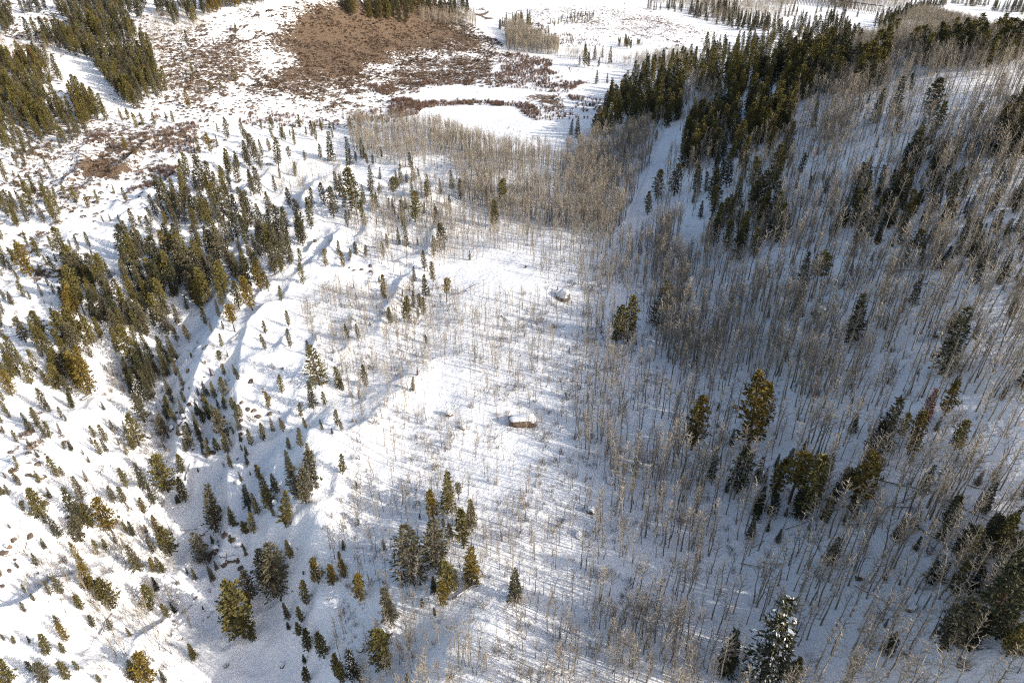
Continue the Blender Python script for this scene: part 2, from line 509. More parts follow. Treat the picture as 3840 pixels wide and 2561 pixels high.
# ------------------------------------------------------------------ prototypes
UP = Vector((0, 0, 1))
def conifer(kind, seed):
    """trunk mesh and crown mesh of a 12 m conifer; returns (trunk MB, crown MB, snow MB)"""
    r = random.Random(seed)
    H = 12.0
    tr, cr, sn = MB(), MB(), MB()
    wob = [Vector((r.uniform(-1, 1), r.uniform(-1, 1), 0)) * (0.10 if kind == "pine" else 0.04) * i for i in range(5)]
    ax = [Vector((0, 0, -0.5))] + [Vector((0, 0, H * t)) + wob[i + 1] * 0.5 for i, t in enumerate((0.3, 0.6, 0.86, 0.98))]
    tr.tube(ax, [0.19, 0.14, 0.10, 0.05, 0.02], 6)
    def axis(t):
        z = t * H
        for i in range(4):
            if z <= ax[i + 1].z or i == 3:
                k = (z - ax[i].z) / (ax[i + 1].z - ax[i].z)
                return ax[i].lerp(ax[i + 1], min(k, 1.02))
    if kind in ("spruce", "bushy"):
        R = 1.85 if kind == "spruce" else 2.75
        lv = 28
        ang = r.uniform(0, 6)
        lob = [(r.uniform(0.08, 0.2), r.randint(2, 4), r.uniform(0, 6)) for _ in range(3)]
        for i in range(lv):
            t = 0.05 + 0.93 * (i / (lv - 1)) ** 0.95
            n = 9 if t < 0.55 else (7 if t < 0.8 else 5)
            for k in range(n):
                ang += 2.399 + r.uniform(-0.4, 0.4)
                if kind == "spruce":
                    rad = R * (1 - t) ** 0.82
                else:
                    rad = R * min(1, (1 - t) * 1.55) ** 0.75 * (0.8 + 0.2 * min(1, t / 0.25))
                rad *= 1 + sum(a * math.sin(f * ang + p + t * 5) for a, f, p in lob)
                L = max(0.25, rad * r.uniform(0.72, 1.14))
                if r.random() < 0.06:
                    continue
                d = Vector((math.cos(ang), math.sin(ang), r.uniform(-0.25, 0.1) + 0.5 * t))
                p0 = axis(t)
                if L > 0.9:
                    tr.tube([p0, p0 + d * L * 0.8], [0.035, 0.01], 3)
                ns = 4 if L < 0.8 else (6 if L < 1.6 else 8)
                for j in range(ns):
                    q = 0.30 + 0.62 * (j + r.random()) / ns
                    p = p0 + d * L * q + Vector((r.gauss(0, 0.10), r.gauss(0, 0.10), r.gauss(0, 0.08) - 0.22 * q * q * L * 0.4))
                    e = d * 1.0 + Vector((r.gauss(0, 0.55), r.gauss(0, 0.55), r.uniform(-0.25, 0.35)))
                    cr.leaf(p, e, r.uniform(0.42, 0.78), r.uniform(0.16, 0.31), r.uniform(0, 3.14))
                    if r.random() < 0.26 and q > 0.45:
                        sn.leaf(p + UP * 0.10, e * 1.0 + Vector((0, 0, -0.1)), r.uniform(0.3, 0.6), r.uniform(0.2, 0.36), r.uniform(-0.3, 0.3) + math.pi / 2)
        for j in range(10):
            cr.leaf(axis(0.93 + 0.006 * j), Vector((r.gauss(0, 0.3), r.gauss(0, 0.3), 1)), 0.6, 0.2, r.uniform(0, 3))
    elif kind in ("pine", "slim", "high"):
        R = {"pine": 1.95, "slim": 1.5, "high": 1.9}[kind]
        lo = {"pine": 0.10, "slim": 0.12, "high": 0.42}[kind]
        ang = r.uniform(0, 6)
        lob = [(r.uniform(0.10, 0.24), r.randint(1, 3), r.uniform(0, 6)) for _ in range(3)]
        nb = {"pine": 98, "slim": 88, "high": 70}[kind]
        for i in range(nb):
            t = lo + (0.985 - lo) * ((i + r.random()) / nb)
            s = (t - lo) / (1 - lo)
            prof = (min(1, 0.55 + s * 1.9)) * (1 - s**1.75) ** 0.85 if kind != "high" else (min(1, 0.45 + s * 2.2)) * (1 - s**3) ** 0.7
            ang += 2.399 + r.uniform(-0.5, 0.5)
            L = R * prof * (1 + sum(a * math.sin(f * ang + p + t * 6) for a, f, p in lob)) * r.uniform(0.62, 1.15)
            L = max(L, 0.22)
            p0 = axis(t)
            d = Vector((math.cos(ang), math.sin(ang), 0.15 + 0.55 * s + r.uniform(-0.2, 0.2)))
            if L > 0.7:
                tr.tube([p0, p0 + d * L * 0.85], [0.04, 0.012], 3)
            for cpos in ((1.0, 0.72) if L < 1.0 else (1.0, 0.72, 0.45)):
                c = p0 + d * L * cpos * 0.9 + Vector((r.gauss(0, 0.14), r.gauss(0, 0.14), r.gauss(0, 0.12)))
                for j in range(7 if cpos == 1.0 else 5):
                    e = Vector((r.gauss(0, 0.8), r.gauss(0, 0.8), r.gauss(0.25, 0.6))) + d * 0.8
                    cr.leaf(c + Vector((r.gauss(0, 0.13), r.gauss(0, 0.13), r.gauss(0, 0.10))), e, r.uniform(0.34, 0.64), r.uniform(0.19, 0.34), r.uniform(0, 3.14))
        for j in range(8):
            cr.leaf(axis(0.95 + 0.006 * j), Vector((r.gauss(0, 0.5), r.gauss(0, 0.5), 1)), 0.55, 0.28, r.uniform(0, 3))
    return tr, cr, sn
PROTO = {}
def get_conifer(kind, k, hue):
    if (kind, k) not in PROTO:
        tr, cr, sn = conifer(kind, hash((len(kind), k)) % 1000 + k * 17 + ord(kind[0]))
        PROTO[(kind, k)] = (tr, cr, sn, tr.mesh("conifer_trunk", [M_BARK]), sn.mesh("crown_snow", [M_SNOW]) if sn.f else None)
    if (kind, k, hue) not in PROTO:
        PROTO[(kind, k, hue)] = PROTO[(kind, k)][1].mesh("conifer_crown", [HUES[hue]])
    return PROTO[(kind, k)][3], PROTO[(kind, k, hue)], PROTO[(kind, k)][4]

def aspen(seed, kind="tall"):
    r = random.Random(seed)
    H = 9.0
    tr, cr = MB(), MB()
    n = 6
    pts, dx = [], Vector((0, 0, 0))
    bend = 0.055 if kind == "tall" else 0.22
    for i in range(n + 1):
        pts.append(Vector((0, 0, -0.4 if i == 0 else H * i / n)) + dx)
        dx = dx + Vector((r.gauss(0, bend), r.gauss(0, bend), 0))
    r0 = 0.11 if kind == "tall" else 0.085
    tr.tube(pts, [r0 * (1 - 0.82 * i / n) for i in range(n + 1)], 5)
    def axis(t):
        k = min(int(t * n), n - 1)
        a = pts[k] if k else Vector((0, 0, 0))
        return a.lerp(pts[k + 1], t * n - k)
    lo = 0.5 if kind == "tall" else 0.3
    ang = r.uniform(0, 6)
    nb = 19 if kind == "tall" else 15
    for i in range(nb):
        t = lo + (0.98 - lo) * (i + r.random()) / nb
        s = (t - lo) / (1 - lo)
        ang += 2.399 + r.uniform(-0.6, 0.6)
        L = H * (0.17 * (1 - s * 0.62)) * r.uniform(0.55, 1.25)
        p0 = axis(t)
        d = Vector((math.cos(ang), math.sin(ang), r.uniform(0.5, 1.1))).normalized()
        p1 = p0 + d * L * 0.5
        p2 = p1 + (d + UP * 0.35 + Vector((r.gauss(0, 0.2), r.gauss(0, 0.2), 0))).normalized() * L * 0.5
        cr.tube([p0, p1, p2], [0.042, 0.030, 0.012], 3)
        for j in range(5):
            q = r.uniform(0.25, 1.0)
            b = p0.lerp(p1, q * 2) if q < 0.5 else p1.lerp(p2, q * 2 - 1)
            e = (d + Vector((r.gauss(0, 0.6), r.gauss(0, 0.6), r.uniform(0, 0.7)))).normalized()
            cr.tube([b, b + e * L * r.uniform(0.3, 0.6)], [0.022, 0.010], 3)
    for j in range(3 if kind == "tall" else 0):   # dead stubs low on the stem
        t = r.uniform(0.2, lo)
        a = r.uniform(0, 6.3)
        cr.tube([axis(t), axis(t) + Vector((math.cos(a), math.sin(a), 0.2)) * r.uniform(0.3, 0.8)], [0.02, 0.006], 3)
    return tr, cr
def shrub(seed, n=16, H=1.3, spread=0.6, rad=0.02):
    r = random.Random(seed)
    m = MB()
    for i in range(n):
        a, tl = r.uniform(0, 6.3), r.uniform(0.05, spread)
        d = Vector((math.cos(a) * tl, math.sin(a) * tl, 1)).normalized()
        L = H * r.uniform(0.6, 1.1)
        b = Vector((r.gauss(0, 0.12), r.gauss(0, 0.12), -0.1))
        mid = b + d * L * 0.55
        end = mid + (d + Vector((r.gauss(0, 0.3), r.gauss(0, 0.3), 0.2))).normalized() * L * 0.45
        m.tube([b, mid, end], [rad, rad * 0.8, rad * 0.3], 3)
        for j in range(3):
            e = (d + Vector((r.gauss(0, 0.6), r.gauss(0, 0.6), 0.1))).normalized()
            p = b.lerp(mid, r.uniform(0.5, 1))
            m.tube([p, p + e * L * r.uniform(0.25, 0.45)], [rad * 0.6, rad * 0.3], 3)
    return m
def clump(seed, n=46, R=0.55, H=0.5):
    r = random.Random(seed)
    m = MB()
    for i in range(n):
        a, q = r.uniform(0, 6.3), math.sqrt(r.random())
        p = Vector((math.cos(a) * q * R, math.sin(a) * q * R, H * (1 - q * q) * r.uniform(0.2, 0.9)))
        m.leaf(p, Vector((p.x + r.gauss(0, 0.3), p.y + r.gauss(0, 0.3), 0.6)), r.uniform(0.2, 0.42), r.uniform(0.14, 0.26), r.uniform(0, 3))
    return m

# ------------------------------------------------------------------ scattered stuff (instances on points)
def scatter(name, protos, pts, idx, scl, label, cat, group=None, tilt=0.04):
    """one object of kind stuff: a point for each plant, the plants instanced on them"""
    c = bpy.data.collections.new(name + "_protos")
    for k, me in enumerate(protos):
        c.objects.link(bpy.data.objects.new(f"{name}_{k:02d}", me))
    n = len(pts)
    me = bpy.data.meshes.new(name)
    me.vertices.add(n)
    me.vertices.foreach_set("co", np.asarray(pts, np.float32).ravel())
    rot = np.stack([RNG.normal(0, tilt, n), RNG.normal(0, tilt, n), RNG.uniform(0, 6.283, n)], 1)
    for nm, ty, dat, key in (("rot", 'FLOAT_VECTOR', rot, "vector"), ("scl", 'FLOAT_VECTOR', scl, "vector"), ("vi", 'INT', idx, "value")):
        a = me.attributes.new(nm, ty, 'POINT')
        a.data.foreach_set(key, np.asarray(dat, np.int32 if ty == 'INT' else np.float32).ravel())
    o = obj(name, me, kind="stuff")
    o["label"] = label
    o["category"] = cat
    g = bpy.data.node_groups.new(name, 'GeometryNodeTree')
    g.interface.new_socket("Geometry", in_out='INPUT', socket_type='NodeSocketGeometry')
    g.interface.new_socket("Geometry", in_out='OUTPUT', socket_type='NodeSocketGeometry')
    gi, go = g.nodes.new("NodeGroupInput"), g.nodes.new("NodeGroupOutput")
    ip = g.nodes.new("GeometryNodeInstanceOnPoints")
    ci = g.nodes.new("GeometryNodeCollectionInfo")
    ci.inputs["Collection"].default_value = c
    ci.inputs["Separate Children"].default_value = True
    ci.inputs["Reset Children"].default_value = True
    ip.inputs["Pick Instance"].default_value = True
    def na(nm, ty):
        a = g.nodes.new("GeometryNodeInputNamedAttribute")
        a.data_type = ty
        a.inputs["Name"].default_value = nm
        return a.outputs["Attribute"]
    e2r = g.nodes.new("FunctionNodeEulerToRotation")
    L = g.links.new
    L(gi.outputs[0], ip.inputs["Points"])
    L(ci.outputs[0], ip.inputs["Instance"])
    L(na("vi", 'INT'), ip.inputs["Instance Index"])
    L(na("rot", 'FLOAT_VECTOR'), e2r.inputs[0])
    L(e2r.outputs[0], ip.inputs["Rotation"])
    L(na("scl", 'FLOAT_VECTOR'), ip.inputs["Scale"])
    L(ip.outputs[0], go.inputs[0])
    md = o.modifiers.new("plants", 'NODES')
    md.node_group = g
    return o
def join(a, b, ma, mb, name):
    m = MB()
    m.v, m.f, m.m = list(a.v), list(a.f), [0] * len(a.f)
    k = len(m.v)
    m.v += b.v
    m.f += [tuple(i + k for i in f) for f in b.f]
    m.m += [1] * len(b.f)
    return m.mesh(name, [ma, mb])

# ------------------------------------------------------------------ conifers read off the photograph
# tile column, row: foot x, foot y, height (in the enlarged tile), kind letter (p pine, l slim pine, h pine with bare stem, s spruce, b broad spruce)
# and hue letter (g golden olive, o olive green, y grey green, d dark green, r rusty brown), w = snow laden
LIST = {
(1, 1): """320 150 100 pg;290 205 105 pg;105 190 90 po;65 218 68 po;170 207 80 pg;15 275 110 pg;395 115 110 sd;450 130 140 sy;525 120 50 so;690 170 180 py;635 205 135 po;
575 298 130 ly;885 225 65 so;635 375 130 pg;505 372 95 sd;258 380 50 sd;295 488 155 pg;470 430 40 so;578 490 155 po;605 470 60 sd;725 515 155 hg;497 545 110 sd;540 560 100 po;
568 600 110 pg;530 628 70 po;455 655 170 po;340 672 120 lo;45 775 105 lo;120 772 100 po;588 800 62 po;175 1100 150 lo;490 1125 95 so;525 1015 50 sr;125 1180 60 po;10 1120 80 po;
10 995 45 so;5 1400 70 po;1885 805 260 lo;1970 795 285 lo;2170 680 285 by;1320 125 25 sd;1283 122 20 sd;1487 432 28 sd;1570 860 40 sr;1742 800 20 sd;2030 805 30 sd""",
(1, 2): """10 130 130 lo;740 380 250 so;807 305 115 ho;635 440 180 lg;650 735 290 by;490 830 330 by;745 640 150 hy;845 640 235 lo;895 500 180 so;900 870 220 sg;
740 940 200 po;780 930 130 py;640 945 110 sd;700 1035 160 pg;1195 1000 210 sy;135 1000 165 pg;340 1140 220 sy;290 1450 225 po;20 840 120 pg;300 650 75 sd;15 645 60 sd;
90 1520 170 sdw;135 1567 60 pg;10 1560 140 po;555 1050 60 po;645 1105 55 po;460 1560 60 po;110 225 50 sd;690 350 40 sd;540 440 40 po;705 500 60 po""",
(0, 2): """410 150 150 po;295 430 215 po;170 385 75 po;125 190 90 lo;40 160 45 po;65 275 80 po;75 505 40 po;10 280 80 po;130 90 90 lo;570 300 160 sy;600 180 80 sy;565 470 260 sd;
415 560 160 sdw;560 590 190 py;640 500 165 po;770 525 245 pg;790 330 120 py;880 225 145 lo;870 340 120 po;1000 230 180 sd;1160 250 250 po;1060 330 120 sd;1000 400 110 pg;1260 120 130 po;
1280 320 150 po;1235 325 60 sd;1090 530 120 pg;1105 610 70 sd;1180 680 190 po;1060 660 110 sd;1015 530 60 sd;920 555 100 sdw;670 680 100 po;735 650 80 po;960 790 180 sy;1065 800 100 pg;
1125 800 110 so;1085 930 95 sd;545 720 130 pg;590 800 120 pg;620 920 170 pg;690 990 160 pg;780 1050 200 po;570 1060 115 po;430 950 135 py;355 965 110 ly;175 940 60 po;240 1000 60 po;180 1080 80 py;
1050 1065 165 po;1155 1110 95 po;1210 1080 70 sd;465 1275 135 pg;340 1370 150 po;450 1365 80 po;105 1295 60 po;210 1290 50 sd;10 835 80 pg;70 1567 190 po;330 1560 170 py;480 1545 140 po;
545 1480 70 po;700 1567 60 po;1340 1395 110 so;930 1530 150 sd;1030 1560 200 pg;1140 1560 90 sd;1490 500 270 sy;1605 470 115 so;1690 540 90 po;1750 540 130 po;1970 470 200 so;1790 160 100 pg;
1860 350 200 so;1710 350 140 sd;1780 400 130 so;1725 400 60 po;1665 175 60 sy;1900 240 120 sd;2000 120 140 sd;2060 300 190 py;2110 330 220 py;2150 240 250 py;1600 90 100 po;1705 60 70 sd;
1410 720 190 by;1600 630 70 ho;2000 690 125 so;1920 950 310 by;1860 860 210 by;1740 985 180 py;1680 1250 340 po;1740 1280 110 po;1620 1160 170 po;1720 1060 120 pg;2195 880 165 lg;2290 885 145 pg;
2110 1025 150 po;2080 1145 110 po;1985 1120 100 so;1990 1195 55 sd;2060 1240 90 po;2125 1345 145 po;2230 1390 160 po;2100 1430 60 sd;2120 1560 100 po;2330 1530 160 po;2340 720 60 pg;1295 815 45 sd;
1345 850 75 sy;1470 860 100 sy;1400 1060 30 sd;1225 340 50 sd;2090 820 30 sd;260 760 90 py;860 640 70 sy;310 640 80 sd;800 600 80 sy""",
(0, 1): """215 335 235 pg;275 205 145 po;120 190 80 py;40 280 110 po;20 340 70 py;390 235 60 sy;500 260 140 po;540 370 250 po;565 520 250 po;620 140 110 ly;545 170 110 ly;480 480 190 po;
530 600 200 lg;585 600 180 ho;715 350 170 po;760 345 110 sd;640 210 60 py;660 430 140 py;745 640 180 sy;650 610 130 sd;780 560 190 py;855 560 200 py;900 680 150 py;935 500 140 po;935 230 160 po;
1040 550 180 po;1110 530 170 ho;1000 390 150 po;1090 440 180 po;1250 400 160 py;1150 220 190 pg;1210 210 170 po;1280 225 200 po;1370 160 170 py;1030 210 130 po;960 110 110 py;1380 560 190 po;
1440 450 120 po;1200 470 120 sd;1500 400 200 py;1560 400 160 py;1490 200 180 py;1600 90 120 sd;1870 120 200 sd;1950 200 150 py;2070 240 90 po;1940 310 110 po;1740 260 120 py;1650 560 180 po;
1740 570 220 lg;1800 440 200 lg;1850 440 130 po;1600 650 120 pg;1620 720 190 hg;1420 670 120 po;1460 720 60 po;1540 705 60 po;1510 610 110 sd;1300 775 110 pg;1225 790 120 py;1150 720 190 sy;
1070 680 110 po;1230 660 130 sy;1020 740 120 po;960 640 120 py;930 820 140 po;920 940 260 po;820 850 160 so;790 790 100 so;640 820 200 lo;530 760 200 pg;550 790 230 po;440 660 200 lg;400 700 150 pd;
420 820 130 po;260 820 160 po;180 790 180 py;300 770 200 po;280 700 130 sd;100 1040 170 po;90 1160 180 pg;250 1000 160 po;220 1080 160 po;330 1090 110 po;380 980 140 sd;410 1110 180 po;450 1060 150 py;
520 1040 180 po;490 1160 150 py;630 1150 260 pg;570 1080 180 po;640 900 130 py;890 1060 170 sd;930 1110 130 sd;1000 1340 190 py;1160 1260 100 po;1170 1140 110 sy;1260 1090 110 sy;1150 1000 70 po;
1215 1000 110 so;1160 960 60 so;1205 890 80 py;1320 900 50 po;1530 830 95 lo;1570 890 40 so;1520 960 110 ho;1545 1020 80 po;1460 1020 60 sr;1620 1010 70 sy;1550 1160 130 po;1480 1170 110 so;1420 1160 100 sy;
1550 1210 60 po;1610 1255 90 po;1640 1320 80 po;1430 1310 140 so;1500 1330 120 sy;1540 1440 180 py;1360 1380 110 sy;1310 1500 140 sy;1120 1420 130 by;1370 1260 35 sd;1990 680 105 lo;2000 830 130 ly;
1830 730 90 po;1830 845 110 po;1945 1140 120 po;1855 1250 115 lg;2200 1080 250 bo;2160 1240 170 sd;2240 1225 90 po;2075 1310 100 lo;2110 1385 80 lo;2325 1370 110 po;1955 1410 95 pg;1820 1470 120 po;
1880 1400 90 sy;1735 1500 110 py;2070 1510 120 po;1995 1530 80 po;2130 1567 80 po;1700 1567 70 sy;1660 1470 60 sd;1610 1420 60 sy;2220 1390 70 sd;2290 1420 40 sd;1970 1567 40 po;2245 275 120 pg;
2090 390 140 po;2335 185 90 po;1940 510 110 lo;2130 880 100 ly;2340 1110 150 po;500 1245 110 po;430 1320 90 ly;320 1260 160 py;270 1360 130 po;180 1340 70 py;70 1310 90 py;20 1350 80 po;350 1450 120 po;
420 1425 80 sy;230 1410 80 sy;210 1520 70 ly;720 1255 60 sd;700 1567 110 po;740 1480 130 po;660 1450 100 po;780 1400 80 sy;870 1420 90 sd;960 1500 210 po;930 1530 110 po;880 1567 70 po;450 1530 60 po;
500 1530 60 sd;580 1567 40 po;1500 1540 90 po;1570 1560 140 po;1400 1560 60 sy;1160 1450 60 sd;1140 1530 50 sd;30 600 130 py;80 530 70 py;20 760 100 py;700 740 90 po;760 470 150 py;600 360 120 py;
980 560 110 po;1160 600 120 sd;1320 330 110 so;1420 300 130 po;1640 330 150 py;1700 420 130 py;1660 200 120 py;1800 210 150 pd;1780 60 140 sy;1890 300 100 po;2010 250 110 py;1990 130 110 py;2090 90 120 py;
1560 250 120 py;1600 300 100 po;1700 300 150 po;1480 330 120 py;1080 310 120 po;870 280 130 py;890 420 150 py;690 510 120 po;720 590 110 sd;500 700 110 po;590 710 120 po;150 950 120 po;300 900 100 py;
1050 900 110 sd;990 1000 120 sd;1080 1000 120 sd;1050 1090 90 sd;970 880 100 sd;1110 850 110 sy;1010 850 120 py;1330 480 110 sd;1290 560 90 so""",
(0, 0): """870 1040 110 pg;935 1060 55 pg;1455 1060 140 pg;1500 1010 80 sd;1310 750 120 pg;1380 640 30 pg;1450 630 70 po;1525 615 70 po;1620 555 85 po;1335 530 95 po;1290 550 65 po;1265 430 85 py;
1210 460 60 po;1300 330 110 py;1630 225 60 po;1475 305 45 po;1470 780 40 po;1070 870 90 pg;1150 840 65 po;1200 855 85 po;990 870 90 po;950 890 110 pg;890 825 80 pg;845 840 90 pg;1500 910 60 po;
1570 960 140 py;1300 1220 160 po;1400 1320 240 py;1380 1060 110 py;1450 1300 180 py;1580 1210 150 py;1640 1160 110 py;1700 1140 160 py;1750 1100 170 py;1810 1080 110 po;1680 950 120 py;1720 1010 120 py;
1860 1050 90 pg;1920 1150 190 ly;1930 1235 75 pg;2035 1220 95 pg;2030 1005 70 po;1940 960 80 po;1965 975 60 po;2000 945 50 po;2150 950 110 py;2300 900 50 po;2215 890 40 pg;2210 1100 100 py;2280 1110 190 sd;
2100 1110 70 py;2000 1130 110 hy;2330 1320 130 sd;2240 1420 150 py;2300 1500 200 py;2150 1440 140 po;2080 1567 180 py;2000 1430 130 py;1860 1480 150 py;1900 1330 110 py;1730 1567 230 py;1600 1560 160 py;
1560 1350 110 py;1490 1440 170 po;1420 1540 170 po;1330 1470 180 py;1280 1390 150 py;1220 1440 140 py;1180 1500 150 py;1100 1440 100 py;1050 1540 110 py;1150 1567 110 pg;980 1567 80 po;790 1340 60 po;870 1390 95 po;
680 1410 90 po;610 1440 100 pg;530 1400 110 po;450 1350 90 po;330 1400 130 po;400 1540 160 po;220 1430 180 po;240 1340 90 po;390 1380 90 po;300 1270 80 py;370 1240 100 ly;130 1560 130 po;60 1500 140 po;
100 1440 120 po;20 1400 150 po;150 1410 100 po;715 1535 50 po;765 1530 50 po;830 1540 60 po;40 1200 100 po;100 1220 50 po;130 1160 110 py;180 1150 120 py;230 1070 90 py;290 990 60 py;420 1030 90 py;
500 980 110 py;320 1160 70 py;360 1060 70 py""",
(1, 0): """1675 460 140 po;1745 415 95 sd;1795 400 80 so;1850 440 110 so;1700 470 100 po;1640 450 70 so;1770 460 60 sd;1755 580 90 sd;1830 575 65 sd;1795 730 35 sd;1240 170 80 so;1280 190 80 so;1300 190 60 so;
1190 170 55 so;1160 180 50 so;1120 190 60 so;1095 210 70 ly;1435 820 30 sd;65 895 85 pg;115 915 50 pg;285 870 75 po;105 840 60 po;210 850 40 po;450 850 40 po;510 850 35 po;390 855 35 po;60 1140 180 sd;
150 1090 130 sd;180 1135 75 pg;205 1310 160 sd;110 1480 300 po;230 1450 130 po;365 1390 160 ho;410 1260 120 sy;450 1260 80 sy;500 1245 115 sd;595 1345 130 so;685 1340 100 sy;765 1300 115 sy;820 1370 130 lo;
945 1310 75 sd;1105 1435 185 po;1055 1567 180 lo;510 1530 200 lo;430 1567 90 po;660 1567 130 ly;745 1430 80 ly;710 1420 50 so;570 1470 80 sd;420 1450 90 so;445 1440 70 so;330 1450 80 ly;370 1480 60 sy;
10 1360 150 sd;265 1310 60 so;165 1567 150 po;45 1567 110 ly;2165 970 70 po;1625 950 130 sd;1580 930 100 sd;2170 1370 190 po;2110 1480 150 po;2290 1350 200 pd;1950 1080 70 so;625 1425 22 sd;940 1370 30 sd""",
(2, 0): """1310 850 230 sd;1460 800 260 sd;1560 640 130 pd;1470 920 150 sd;1700 820 300 pd;1740 900 200 po;1690 1010 120 po;1600 1150 200 sd;890 660 170 hg;1060 840 100 sd;890 880 170 so;750 930 90 po;730 1160 100 po;
800 1210 150 po;640 1210 80 sd;960 1250 80 po;2000 880 170 po;1940 980 90 sd;2060 860 90 po;1850 900 50 sd;1330 1020 80 sd;70 1400 85 sd;200 1360 180 po;120 1500 110 sd;330 1110 130 po;400 1150 160 po;190 1540 110 sd;
640 1567 100 po;2160 660 150 sd;1710 175 35 so;1840 150 60 po;1690 270 90 po;1740 270 80 po;1380 390 60 pd;2080 1470 120 po;2000 1250 100 po;1900 1420 70 sd;1940 1470 110 sd;280 1567 190 po;310 1500 150 pd;
380 1567 150 po;500 1567 200 po;480 1440 190 po;560 1480 160 po;980 1330 120 sd;1020 1480 90 sd;940 1420 90 sd;870 1320 100 sd;780 1300 90 sd;1100 1567 120 sd;1200 1520 220 pd;1260 1400 150 po;1330 1480 110 sd;
1420 1400 190 sd;1480 1300 180 po;1400 1567 220 sd;1500 1567 170 po;1560 1500 190 pg;1650 1567 110 pd;1740 1300 100 po;1700 1400 90 sd;1820 1370 180 pg;1880 1300 150 po;1850 1480 90 sd;1960 1200 130 sd;2040 1330 130 sd;
2160 1250 130 po;2210 1100 200 pd;2270 1080 220 po;2330 1080 190 po;2150 1070 150 pd;2250 1420 120 sd;2320 1320 130 sd;2140 1567 100 sd;2020 1560 90 sd;1790 1120 90 sd;1740 1110 80 sd;1680 1100 90 sd;590 990 190 so;
640 920 160 sy;510 1000 200 sd;560 880 150 sd""",
(2, 1): """820 380 200 sd;900 440 260 ho;775 590 200 sd;590 350 60 sd;585 620 70 sd;1160 780 310 sd;1580 530 200 sd;1500 580 100 sy;1800 990 440 sd;1830 720 140 sd;2250 620 150 sd;2000 770 110 sy;2100 800 100 sy;2000 240 190 sd;
2070 230 100 lo;2310 240 90 sd;2330 1100 260 sd;2190 1180 110 sd;60 1530 340 lg;450 1530 440 lg;540 1390 300 lg;240 1260 60 sd;1330 1530 360 sd;1560 1567 300 lg;1500 1440 170 lo;1650 1340 230 sr;1800 1290 240 lg;1740 1400 100 sd;
1870 1530 220 lo;1160 1410 120 sd;1280 1400 40 sd;1430 860 40 sd;820 1550 100 sdw;330 1500 110 sd;1280 1550 70 lg;1460 300 90 sy;1160 330 80 sy;1570 240 220 ho;1480 130 130 lo;2130 1000 45 sd;1410 640 50 sd;2100 420 50 sd;
2200 430 50 sd;900 100 50 sd;370 220 220 sd;300 160 200 lo;210 130 190 ld;400 160 190 lo;170 110 160 sd;650 100 190 lo;700 60 150 lo;580 90 130 sd;1200 100 180 sd;1290 60 170 sd;1340 110 130 sd;1700 110 180 sd;1760 60 150 ld;
1480 50 120 lo;1250 90 140 ld;1900 300 90 sd;2120 290 100 sd;1950 330 70 sd;2300 420 60 sd;2240 330 70 sd""",
(2, 2): """190 160 190 sd;370 260 300 ld;510 170 150 sdw;560 190 100 sd;300 250 90 sd;620 280 260 lg;730 330 330 hg;520 380 160 sd;600 430 170 ld;580 520 75 sd;460 570 150 sdw;650 600 90 sy;840 400 380 lo;790 430 200 sd;970 480 190 lg;
1100 300 190 hg;1190 350 360 lg;1110 460 80 sd;1000 130 140 lo;860 510 60 sd;950 100 100 sd;1660 240 180 sdw;1560 70 100 lo;1010 740 180 sy;1470 580 150 sy;1580 500 120 sy;1600 650 100 sd;1765 580 130 sd;1910 740 270 lo;
2140 700 320 lo;2050 640 250 sd;1860 960 250 lo;2060 1250 520 ld;1770 1340 380 ly;1690 870 150 sdw;1760 860 140 sdw;2230 1380 250 lo;2320 1360 120 sdw;1410 1350 150 sd;1390 1180 60 sd;1390 860 70 sy;1490 890 40 sd;
570 1500 480 sdw;520 1567 330 syw;620 1567 330 sdw;290 1500 260 sd;340 1420 150 sd;740 1567 170 low;2040 780 110 ly;2280 800 300 sd;2330 400 150 lo;2300 650 130 sd;2020 200 110 sy;1880 40 60 sd;2260 960 160 lo;2250 1300 170 lo;
2200 900 200 ld;2130 1000 220 lo;1980 950 180 ld;2340 1000 180 ld;2240 500 150 sd""",
}
HK = {"g": "golden olive", "o": "olive green", "y": "grey green", "d": "dark green", "r": "rusty brown"}
KK = {"p": "pine", "l": "slim", "h": "high", "s": "spruce", "b": "bushy"}
U, V, HP, KD, HU, SW = [], [], [], [], [], []
for (c, r_), txt in LIST.items():
    for e in txt.replace("\n", "").split(";"):
        a = e.split()
        u, v = 1280 * c + float(a[0]) / 1.8363, 854 * r_ + float(a[1]) / 1.8363
        U.append(u); V.append(v); HP.append(float(a[2]) / 1.8363)
        KD.append(KK[a[3][0]]); HU.append(HK[a[3][1]]); SW.append(a[3].endswith("w"))
